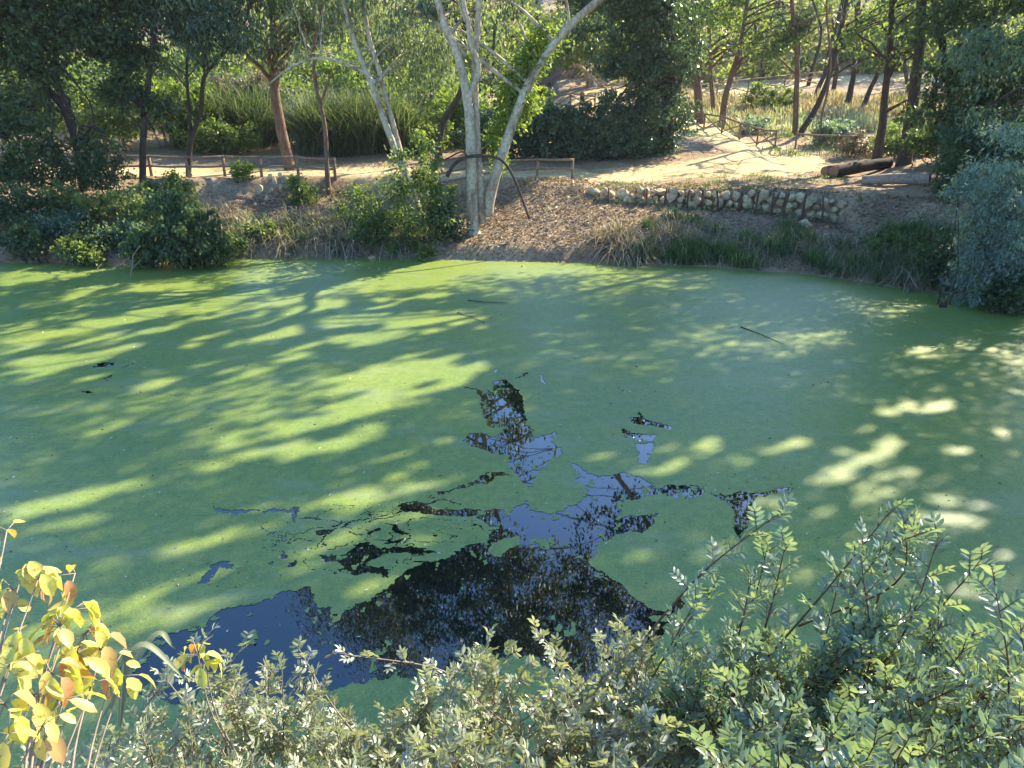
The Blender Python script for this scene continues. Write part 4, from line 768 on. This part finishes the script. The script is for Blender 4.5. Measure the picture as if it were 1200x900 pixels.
for px, py, s, lab in ((944, 262, .5, 'loose pale boulder in front of the right end of the stone wall'), (968, 275, .2, 'small white stone below the right end of the stone wall'), (855, 292, .16, 'small white stone low on the bank below the stone wall'), (437, 303, .34, 'pale mottled stone at the water edge under the left leaning eucalyptus'), (612, 312, .1, 'tiny pale stone at the shore right of the twin eucalyptus')):
    r = ray(px, py); 
    for Yd in np.arange(20, 40, .05):
        p = atY(px, py, Yd)
        if p[2] < max(float(gz(p[0], p[1])), 0)+s*.3: break
    tag(put_rock(None, p, s*1.2, s, s*.85, name='boulder' if s > .3 else 'stone'), lab, 'stone')
r = at(1105, 360); o = put_rock(None, (r[0], r[1], .06), .3, .28, .34, name='tree_stump'); o.data = o.data.copy(); o.data.materials[0] = MAT['log_dark']; tag(o, 'small dark stump breaking the duckweed near the right shore', 'stump')

# ---------------------------------------------------------------- fences
def post(parent, p, h, r=.06, mat='wood'):
    a = Acc(); tube(a, [(p[0], p[1], p[2]-.15), (p[0], p[1], p[2]+h*.5), (p[0]+RG.normal()*.01, p[1], p[2]+h)], r, 8, .03); return a.out('post', MAT[mat], parent, True)
def rail(parent, a_, b_, r=.05, name='rail'):
    a = Acc(); m = (np.array(a_)+np.array(b_))/2+np.array([0, 0, RG.uniform(-.03, .015)]); tube(a, spline([a_, m, b_], 3), r, 7, .03); return a.out(name, MAT['wood'], parent, True)
def fence(label, pts, h, brace=False, two=True, r=.055):
    P = [np.array([x, y, float(gz(x, y))]) for x, y in pts]; f = empty('wooden_fence', P[0], label, 'fence')
    for p in P: post(f, p, h*RG.uniform(.98, 1.05), r)
    for a_, b_ in zip(P[:-1], P[1:]):
        up = np.array([0, 0, 1.]); off = np.array([0, -.07, 0])
        rail(f, a_+up*(h*.95)+off, b_+up*(h*.95)+off)
        if brace:
            rail(f, a_+up*.12*h+off, b_+up*.85*h+off, .035, 'brace'); rail(f, a_+up*.85*h-off*.5, b_+up*.12*h-off*.5, .035, 'brace')
        elif two: rail(f, a_+up*(h*.5)+off, b_+up*(h*.5)+off)
    return f
fence('rustic two rail fence along the left stretch of the path', [(x, 34.9) for x in np.arange(-24.0, -6.9, 1.62)], .9, r=.07)
fence('rustic two rail fence behind the twin eucalyptus', [(x, 34.3+.02*i) for i, x in enumerate((-4.9, -3.4, -1.95, -.5, 1.1, 2.62))], .84)
fence('cross braced wooden fence round the outer side of the bend', [tuple(atY(px, py, Yd)[:2]) for px, py, Yd in ((790, 158, 47.6), (824, 160, 46.3), (845, 163, 45.4), (866, 165, 44.6), (887, 168, 43.7), (908, 172, 42.8))], .95, True)
fence('upper cross braced fence at the edge of the high path', [tuple(atY(px, 110, Yd)[:2]) for px, Yd in ((808, 58.5), (840, 60.3), (876, 61.8), (918, 63.5), (960, 65))], 1.05, True)
fence('short wooden handrail above the ivy hedge on the upper path', [(2.3, 54.6), (3.9, 54.4), (5.4, 53.2)], 1.0, True)
fence('small fence beside the ivy covered tree on the way up', [(7.6, 50.5), (8.2, 49.3), (8.9, 48.3)], 1.0, True)
fence('short rail fence beyond the dark log', [(15.2, 43), (17, 42), (19, 41.3)], .8, False, False)

# ---------------------------------------------------------------- logs
def log(label, a_, b_, r0, r1, mat, hollow=False):
    a_ = np.array([*a_, float(gz(*a_))+r0*.85]); b_ = np.array([*b_, float(gz(*b_))+r1*.85])
    t = empty('log', a_, label, 'log', 'felled logs beside the path'); a = Acc(); p = sway(spline([a_, (a_+b_)/2+np.array([0, .05, .02]), b_], 7), .03)
    tube(a, p, np.linspace(r0, r1, len(p)), 14, .05, caps=False); a.out('bark', MAT[mat], t, True)
    for q, d, r in ((a_, a_-b_, r0), (b_, b_-a_, r1)):
        a = Acc(); d = unit(d); tube(a, [q-d*.01, q+d*.02], [r*.97, r*.95], 14, .02); a.out('cut_end', MAT['log_end' if not hollow else 'log_grey'], t)
        if hollow: a = Acc(); tube(a, [q-d*.01, q+d*.03], [r*.7, r*.66], 12, .06); a.out('hollow', MAT['log_dark'], t)  # dark disc painted as the shade inside the hollow end
    return t
def gp(px, py):
    for Yd in np.arange(20, 70, .05):
        p = atY(px, py, Yd)
        if p[2] < float(gz(p[0], p[1])): return (p[0], p[1])
a1 = gp(976, 208); b1 = gp(1046, 197); log('long dark charred log lying in front of its shorter neighbour', a1, (a1[0]+3.0, a1[1]+1.4), .27, .23, 'log_dark')
a2 = gp(966, 206); log('short dark log half hidden behind the long dark log', a2, (a2[0]+1.6, a2[1]+1.1), .22, .2, 'log_dark')
a3 = gp(1088, 216); log('pale grey hollow log lying right of the dark logs', a3, (a3[0]-1.9, a3[1]+1.5), .24, .19, 'log_grey', True)
# fallen arched dead branch leaning over the twin eucalyptus
a = Acc(); Yb = 28.7
tube(a, spline(PX([(524, 207, Yb), (533, 192, Yb), (548, 184, Yb), (570, 183, Yb), (588, 188, Yb), (600, 204, Yb), (610, 228, Yb), (620, 256, Yb+.1)]), 5), np.linspace(.065, .04, 36), 8, .12)
tube(a, spline(PX([(548, 184, Yb), (540, 178, Yb), (515, 190, Yb), (505, 186, Yb)]), 4), np.linspace(.04, .02, 13), 6, .05)
tag(a.out('dead_branch', MAT['bark_dark'], None, True), 'dark dead branch arching across the feet of the twin eucalyptus', 'branch')
def twig(label, pts, r=.02, mat='twig', extra=()):
    a = Acc(); tube(a, spline(pts, 4), np.linspace(r, r*.4, (len(pts)-1)*4+1), 6, .1)
    for e in extra: tube(a, spline(e, 4), np.linspace(r*.6, r*.25, (len(e)-1)*4+1), 5, .1)
    return tag(a.out('twig', MAT[mat], None, True), label, 'twig')
Yt = at(153, 327)[1]
twig('pale bare forked twig standing in the water below the feathery bush', PX([(152, 330, Yt), (155, 312, Yt), (156, 300, Yt), (164, 288, Yt)]), .03, 'twig', [PX([(155, 314, Yt), (150, 302, Yt)]), PX([(154, 316, Yt), (166, 303, Yt)])])
twig('pale thin twig floating in the duckweed far out', [at(536, 366, .03), at(550, 370, .03), at(568, 378, .02)], .018, 'twig', [[at(550, 370, .03), at(575, 371, .05)]])
twig('dark twig floating near the far shore right of the pale one', [at(548, 352, .03), at(570, 354, .03), at(595, 355, .02)], .016, 'bark_dark')
twig('long thin dark twig floating in mid pond at right', [at(868, 383, .02), at(890, 391, .02), at(918, 403, .02)], .014, 'bark_dark')
twig('pale cane sticking from the right shore', PX([(1075, 338, 22.6), (1068, 326, 22.8), (1060, 314, 23.2)]), .02, 'twig')
n = 1500; px = RG.uniform(0, 1200, n); py = 315+RG.random(n)**.8*480
P = np.array([at(a_, b_, .012) for a_, b_ in zip(px, py)]); cl = RG.integers(40, size=n); g = RG.random(n) < .4; P[g, 0] = (P[cl, 0]+RG.normal(size=n)*.5)[g]; P[g, 1] = (P[cl, 1]+RG.normal(size=n)*.15)[g]; ix = ((P[:, 0]-X0)/h0).astype(int); iy = ((P[:, 1]-Y0)/h0).astype(int); ins_ = (ix >= 2) & (ix < NX-2) & (iy >= 2) & (iy < NY-2); okk = ~ins_ | solid[np.clip(iy, 0, NY-1), np.clip(ix, 0, NX-1)] | (RG.random(n) < .12); P = P[okk]; n = len(P); U = unit(rdir(n)*np.array([1, 1, .12])); v, f, t = leaf_quads(P, U, RG.uniform(.03, .075, n), .025, RG.random(n), .1)
tag(mesh('floating_debris', v, [f], leaf_mat('floating_bits', (.05, .035, .02), (.4, .38, .28), (.62, .6, .5), .1), None, t), 'small pale leaves and bits floating on the duckweed', 'debris', kind='stuff')
# earth wall by the upper path; dark blocks paint the shade in its openings
ew = empty('earth_wall', (3.6, 63.5, 4.9), 'brown earth wall with small square holes beside the upper path', 'wall')
a = Acc(); boxm(a, np.array([3.4, 64.2, 5.6]), np.array([2.3, .3, 1.3])); boxm(a, np.array([7.6, 64.6, 5.4]), np.array([1.9, .3, 1.1])); a.out('masonry', MAT['brick'], ew)
for hx, hz in ((2.9, 5.9), (3.7, 6.0), (4.7, 6.35), (2.1, 5.85)):
    a = Acc(); boxm(a, np.array([hx, 63.9, hz]), np.array([.1, .03, .1])); a.out('hole_shade', MAT['log_dark'], ew)
st = empty('tree_stump', (4.75, 55.3, float(gz(4.75, 55.3))), 'small orange brown stump beside the upper path handrail', 'stump')
a = Acc(); tube(a, [(4.75, 55.3, st.location.z-.1), (4.77, 55.3, st.location.z+.35), (4.75, 55.3, st.location.z+.7)], [.2, .17, .15], 10, .12); a.out('bark', MAT['log_dark'], st, True)
a = Acc(); tube(a, [(4.75, 55.3, st.location.z+.68), (4.75, 55.3, st.location.z+.85)], [.2, .12], 10, .2); a.out('cut_top', MAT['log_end'], st, True)

# ---------------------------------------------------------------- foreground shrubs
def leaf8(C, U, N, L, W, tint, curl=.12, lite=False, rim=0.):
    """leaf of twelve triangles, folded at the midrib and curled"""
    n = len(C); U = unit(U); B = unit(np.cross(U, N)); N = np.cross(B, U); L = np.broadcast_to(L, (n,))[:, None]; W = np.broadcast_to(W, (n,))[:, None]
    def p(t, s): return C+U*L*t+B*W*s*.5+N*(W*.2*abs(s)-L*curl*t*t)
    rows = [p(0, 0), p(1, 0)]
    if lite:
        for t, w_ in ((.3, .95), (.7, .9)): rows += [p(t, w_), p(t, 0), p(t, -w_)]
        V = np.stack(rows, 1).reshape(-1, 3); b = (np.arange(n)*8)[:, None, None]
        return V, [(b+np.array([[0, 3, 2], [0, 4, 3], [5, 6, 1], [6, 7, 1]])[None]).reshape(-1, 3), (b+np.array([[2, 3, 6, 5], [3, 4, 7, 6]])[None]).reshape(-1, 4)], np.repeat(tint, 8)
    for t, w_ in ((.14, .62), (.42, 1.), (.75, .82)): rows += [p(t, w_), p(t, 0), p(t, -w_)]
    V = np.stack(rows, 1).reshape(-1, 3); b = (np.arange(n)*11)[:, None, None]
    T = (b+np.array([[0, 3, 2], [0, 4, 3], [8, 9, 1], [9, 10, 1]])[None]).reshape(-1, 3)
    Q = (b+np.array([[2, 3, 6, 5], [3, 4, 7, 6], [5, 6, 9, 8], [6, 7, 10, 9]])[None]).reshape(-1, 4)
    m = np.ones(11); m[[2, 4, 5, 7, 8, 10, 1]] = 1-rim
    return V, [T, Q], np.clip((np.asarray(tint)[:, None]*m[None]).ravel(), 0, 1)
def sprig(base, d, pairs, ll, lw, out, rachis, tb):
    """a pinnate leaf: pairs of leaflets along a rachis"""
    d = unit(d); up = unit(np.array([0, 0, 1.])+RG.normal(size=3)*.5); side = unit(np.cross(d, up)); nrm = np.cross(side, d)
    gap = ll*.5; L = gap*(pairs+.5); tip = base+d*L-np.array([0, 0, L*.15])
    rachis.append((base, tip)); ct = RG.random()
    for k in range(pairs):
        t = (k+1)/(pairs+.3); c = base+(tip-base)*t; f = .8+.3*math.sin(t*3)
        for s in (-1, 1): out.append((c, unit(d*.55+side*s*.85+nrm*RG.uniform(-.15, .35)+RG.normal(size=3)*.1), unit(nrm+RG.normal(size=3)*.25), ll*f*RG.uniform(.85, 1.1), lw*f, min(1, max(0, ct*.55+RG.random()*.45+tb))))
    if RG.random() < .6: out.append((tip, d, nrm, ll*.9, lw*.9, ct))
def fg_shrub(label, cat, px_rng, top, nst, s_rng, ll, lw, leafm, stem_m, pairs, parts=0, tb=0., stem_len=.55, per=11, name='mastic_shrub', deep=.55, rad_=.004, heroes=()):
    leaves = []; rac = []; stems = Acc(); xs_ = []
    for i in range(nst+len(heroes)):
        px = RG.uniform(*px_rng); yt = np.interp(px, top[0], top[1]); f = RG.random()**1.15; py = yt+(960-yt)*f+RG.uniform(0, 12)
        s = s_rng[0]+(s_rng[1]-s_rng[0])*f+RG.random()**2*deep*(f > .06)
        if i >= nst: px, py, s = heroes[i-nst]
        r = unit(ray(px, py)); tip = np.array([0, 0, CAM_Z])+r*s
        # the stem comes up from below and behind
        root = tip+np.array([RG.normal()*.16, RG.uniform(-.08, .22), -stem_len*RG.uniform(.7, 1.3)]); root[2] = max(root[2], float(gz(root[0], root[1]))-.05)
        mid = (root+tip)/2+np.array([RG.normal()*.05, RG.normal()*.05, .03]); P = spline([root, mid, tip], 8)
        tube(stems, P, np.linspace(rad_, rad_*.3, len(P)), 5, 0)
        tang = unit(P[-1]-P[-4])
        for k in range(per):
            t = 1-(k/per)**1.1*.72; q = P[int(round(t*(len(P)-1)))] if k else P[-1]; j = min(len(P)-2, int(t*(len(P)-1))); ft = t*(len(P)-1)-j; q = P[j]*(1-ft)+P[j+1]*ft
            az = k*2.4+i; d = unit(np.array([math.cos(az), math.sin(az), .25])+tang*(.9 if k > 2 else 1.8)+RG.normal(size=3)*.15)
            sprig(q, d, pairs if k > 1 else pairs-1, ll, lw, leaves, rac, tb)
    b = np.array([xs_[0] if xs_ else float(np.mean([l[0][0] for l in leaves])), 1.4, 0]); b[2] = float(gz(b[0], b[1])); t = empty(name, b, label, cat)
    for (p, q) in rac: tube(stems, [p, q], [.0016, .0008], 3, 0, caps=False)
    stems.out('stems', stem_m, t, True)['kind'] = 'stuff'
    C = np.array([l[0] for l in leaves]); U = np.array([l[1] for l in leaves]); N = np.array([l[2] for l in leaves]); L = np.array([l[3] for l in leaves]); W = np.array([l[4] for l in leaves]); T = np.array([l[5] for l in leaves])
    px, py, dep = proj(C); order = np.argsort(dep); single = order[:0]
    if parts:
        vis = (px > 0) & (px < 1200) & (py > 0) & (py < 900); cand = np.nonzero(vis)[0]; cand = cand[np.argsort(dep[cand])]; single = cand[:parts]
    rest = np.setdiff1d(np.arange(len(C)), single)
    v, f, tt = leaf8(C[rest], U[rest], N[rest], L[rest], W[rest], T[rest], lite=True); o = mesh('foliage', v, f, leafm, t, tt, smooth=True); o['kind'] = 'stuff'
    if len(single): leaf_objs(t, C[single], U[single], N[single], L[single], W[single], T[single], leafm)
    print(label[:30], 'leaflets', len(C)); return t
def leaf_objs(t, C, U, N, L, W, T, mat, curls=(.12,), rim=0.):
    lib = {}
    for i in range(len(C)):
        key = (int(T[i]*5.99), i % len(curls))
        if key not in lib:
            v, f, tt = leaf8(np.zeros((1, 3)), np.array([[1., 0, 0]]), np.array([[0, 0, 1.]]), 1.0, float(W[i]/L[i]), np.array([(key[0]+.5)/6]), curls[key[1]], rim=rim*(key[1] % 2+.4))
            o = mesh('leaf', v, f, mat, None, tt, smooth=True); lib[key] = o.data; bpy.data.objects.remove(o)
        u = unit(U[i]); b = unit(np.cross(u, N[i])); n = np.cross(b, u)
        o = bpy.data.objects.new('leaf', lib[key]); COL.objects.link(o); o.parent = t
        m = Matrix([[u[0], -b[0], n[0], 0], [u[1], -b[1], n[1], 0], [u[2], -b[2], n[2], 0], [0, 0, 0, 1]]).to_4x4()
        c = C[i]-np.array(t.location); o.matrix_local = Matrix.Translation(Vector(c))@m@Matrix.Scale(float(L[i]), 4)
TOPL = ([60, 100, 130, 165, 200, 240, 280, 330, 360, 400, 440, 480], [905, 868, 838, 815, 800, 775, 780, 768, 790, 815, 850, 860])
TOPC = ([400, 450, 500, 540, 570, 600, 640, 680, 710, 740, 770, 800, 840], [850, 848, 800, 770, 745, 758, 770, 815, 768, 745, 745, 740, 760])
TOPR = ([770, 800, 830, 860, 885, 905, 940, 980, 1010, 1050, 1090, 1130, 1170, 1200, 1240], [800, 750, 735, 745, 735, 725, 735, 750, 725, 705, 715, 725, 745, 755, 760])
fg_shrub('fine leaved silvery shrub along the bottom left of the picture', 'shrub', (60, 470), TOPL, 150, (2.5, 1.7), .023, .0085, MAT['fg_small'], MAT['twig'], 3, 300, per=15, name='silvery_shrub', heroes=[(395, 765, 2.4), (350, 760, 2.45), (245, 742, 2.5), (288, 752, 2.5), (330, 775, 2.4), (190, 790, 2.3), (60, 870, 2.0), (30, 880, 2.0), (90, 890, 1.9), (450, 835, 2.3)])
fg_shrub('pale green shrub with upright sprigs at the bottom centre', 'shrub', (410, 820), TOPC, 170, (2.4, 1.6), .025, .0102, MAT['fg_small'], MAT['twig'], 3, 300, per=15, name='silvery_shrub', heroes=[(573, 742, 2.4), (628, 738, 2.45), (545, 770, 2.3), (600, 762, 2.4), (726, 728, 2.4), (704, 750, 2.35), (765, 742, 2.4), (650, 775, 2.3), (500, 795, 2.3), (660, 800, 2.2)])
fg_shrub('big dark mastic shrub with paired oval leaflets at the bottom right', 'shrub', (790, 1240), TOPR, 165, (2.2, 1.35), .028, .0105, MAT['fg_mastic'], MAT['stem_red'], 4, 300, per=13, deep=.7, heroes=[(914, 600, 2.2), (920, 640, 2.2), (900, 640, 2.25), (1045, 597, 2.15), (1062, 610, 2.15), (1078, 625, 2.1), (1035, 640, 2.1), (1100, 630, 2.2), (1150, 655, 2.2), (1165, 680, 2.1), (1010, 660, 2.1), (985, 670, 2.2), (835, 690, 2.3), (815, 705, 2.25), (880, 680, 2.2), (1195, 730, 2.0)])

# yellow sapling, each leaf a part
def yellow():
    t = empty('yellow_sapling', (-1.15, 1.2, float(gz(-1.15, 1.2))), 'sapling with yellow and reddish drooping leaves at the lower left', 'sapling')
    a = Acc(); Ls = []
    def at_s(px, py, s): return np.array([0, 0, CAM_Z])+unit(ray(px, py))*s
    clusters = [(8, 622, 1.9, 4), (28, 665, 1.85, 7), (45, 678, 1.8, 5), (15, 690, 1.85, 5), (80, 690, 1.9, 4), (88, 672, 1.9, 2), (85, 715, 1.8, 9), (70, 735, 1.75, 8), (100, 742, 1.8, 9), (120, 760, 1.8, 6), (90, 765, 1.75, 8), (135, 778, 1.85, 6), (145, 792, 1.85, 4), (60, 790, 1.7, 7), (40, 815, 1.7, 6), (10, 780, 1.7, 5), (5, 825, 1.65, 5), (75, 820, 1.7, 5), (25, 745, 1.75, 5), (50, 850, 1.65, 5), (10, 860, 1.6, 5), (232, 768, 2.2, 8), (240, 775, 2.2, 4), (75, 850, 1.7, 3), (110, 800, 1.8, 4)]
    for (px, py, s, n) in clusters:
        c = at_s(px, py, s); Ls_n = 0
        if px < 200:
            root = at_s((-30, 25, 70)[int(px/60) % 3]+RG.normal()*3, 985, 1.68); root[2] = min(root[2], c[2]-.2)
        else: root = c+np.array([.05, .0, -.35])
        P = spline([root, (root+c)/2+np.array([-.02, 0, .0]), c], 6); tube(a, P, np.linspace(.0032, .0013, len(P)), 5, 0)
        for k in range(int(n*1.3)):
            az = RG.uniform(0, 6.28); o = np.array([math.cos(az), math.sin(az), 0]); st = c+o*RG.uniform(.004, .035)+np.array([0, 0, RG.uniform(-.02, .03)])
            tube(a, [c, st], [.0012, .0008], 3, 0)
            Ls.append((st, unit(o*.8+np.array([0, 0, -RG.uniform(.3, 1.3)])), unit(np.array([0, 0, 1])+o*.8+RG.normal(size=3)*.3), RG.uniform(.03, .056), RG.choice([.04, .3, .5, .7, .75, .9, .95], p=[.08, .10, .16, .16, .16, .17, .17])))
    a.out('stems', MAT['twig'], t, True)['kind'] = 'stuff'
    C = np.array([l[0] for l in Ls]); U = np.array([l[1] for l in Ls]); N = np.array([l[2] for l in Ls]); L = np.array([l[3] for l in Ls]); T = np.array([l[4] for l in Ls])
    leaf_objs(t, C, U, N, L, L*.56, T, MAT['fg_yellow'], (.15, .45, .8, -.2, .3), .45)
yellow()
def cane(px0, py0, px1, py1, px2, py2, s, label, lab_r=.0):
    p = [np.array([0, 0, CAM_Z])+unit(ray(x, y))*s for x, y in ((px0, py0), (px1, py1), (px2, py2))]
    P = spline(p, 9); n = len(P); T = unit(np.gradient(P, axis=0)); B = unit(np.cross(T, [0, 0, 1.])); w = .011*np.sin(np.linspace(.5, math.pi-.02, n))[:, None]
    V = np.stack([P-B*w, P-np.array([0, 0, .004]), P+B*w], 1).reshape(-1, 3); i = np.arange(n-1)*3
    F = np.concatenate([np.stack([i, i+1, i+4, i+3], -1), np.stack([i+1, i+2, i+5, i+4], -1)])
    tag(mesh('grass_blade', V, [F], MAT['reed'], None, np.full(len(V), .9), True), label, 'grass blade')
cane(130, 830, 165, 755, 222, 800, 2.1, 'long arching green blade beside the yellow sapling')
cane(140, 850, 150, 765, 140, 860, 2.0, 'short drooping green blade beside the yellow sapling')
cane(120, 840, 180, 745, 205, 760, 2.2, 'thin upper green blade beside the yellow sapling')
# weeds and scrub covering the near bank under the shrubs
x = RG.uniform(-6, 6, 9000); y = RG.uniform(.6, 4.2, 9000); P = np.c_[x, y, gz(x, y)]; P[:, 2] += .02
blades('undergrowth', P, RG.uniform(.15, .5, 9000), .02, .9, MAT['grass'], 'tangled undergrowth on the near bank below the shrubs', 'undergrowth')
print('TRIS', sum((len(m.loops)-2*len(m.polygons)) for m in bpy.data.meshes))

# ---------------------------------------------------------------- air
a = Acc(); boxm(a, np.array([0, 95, 15.5]), np.array([165, 130, 20.5]))
hz = a.out('haze', None); hm = bpy.data.materials.new('haze'); hm.use_nodes = True; nt = hm.node_tree; nt.nodes.remove(nt.nodes['Principled BSDF'])
pv = nt.nodes.new('ShaderNodeVolumePrincipled'); pv.inputs['Density'].default_value = .0003; pv.inputs['Color'].default_value = (.93, .96, 1, 1); pv.inputs['Anisotropy'].default_value = .35
nt.links.new(pv.outputs[0], nt.nodes['Material Output'].inputs['Volume']); hz.data.materials.append(hm)
tag(hz, 'thin summer haze hanging among the trees', kind='stuff')
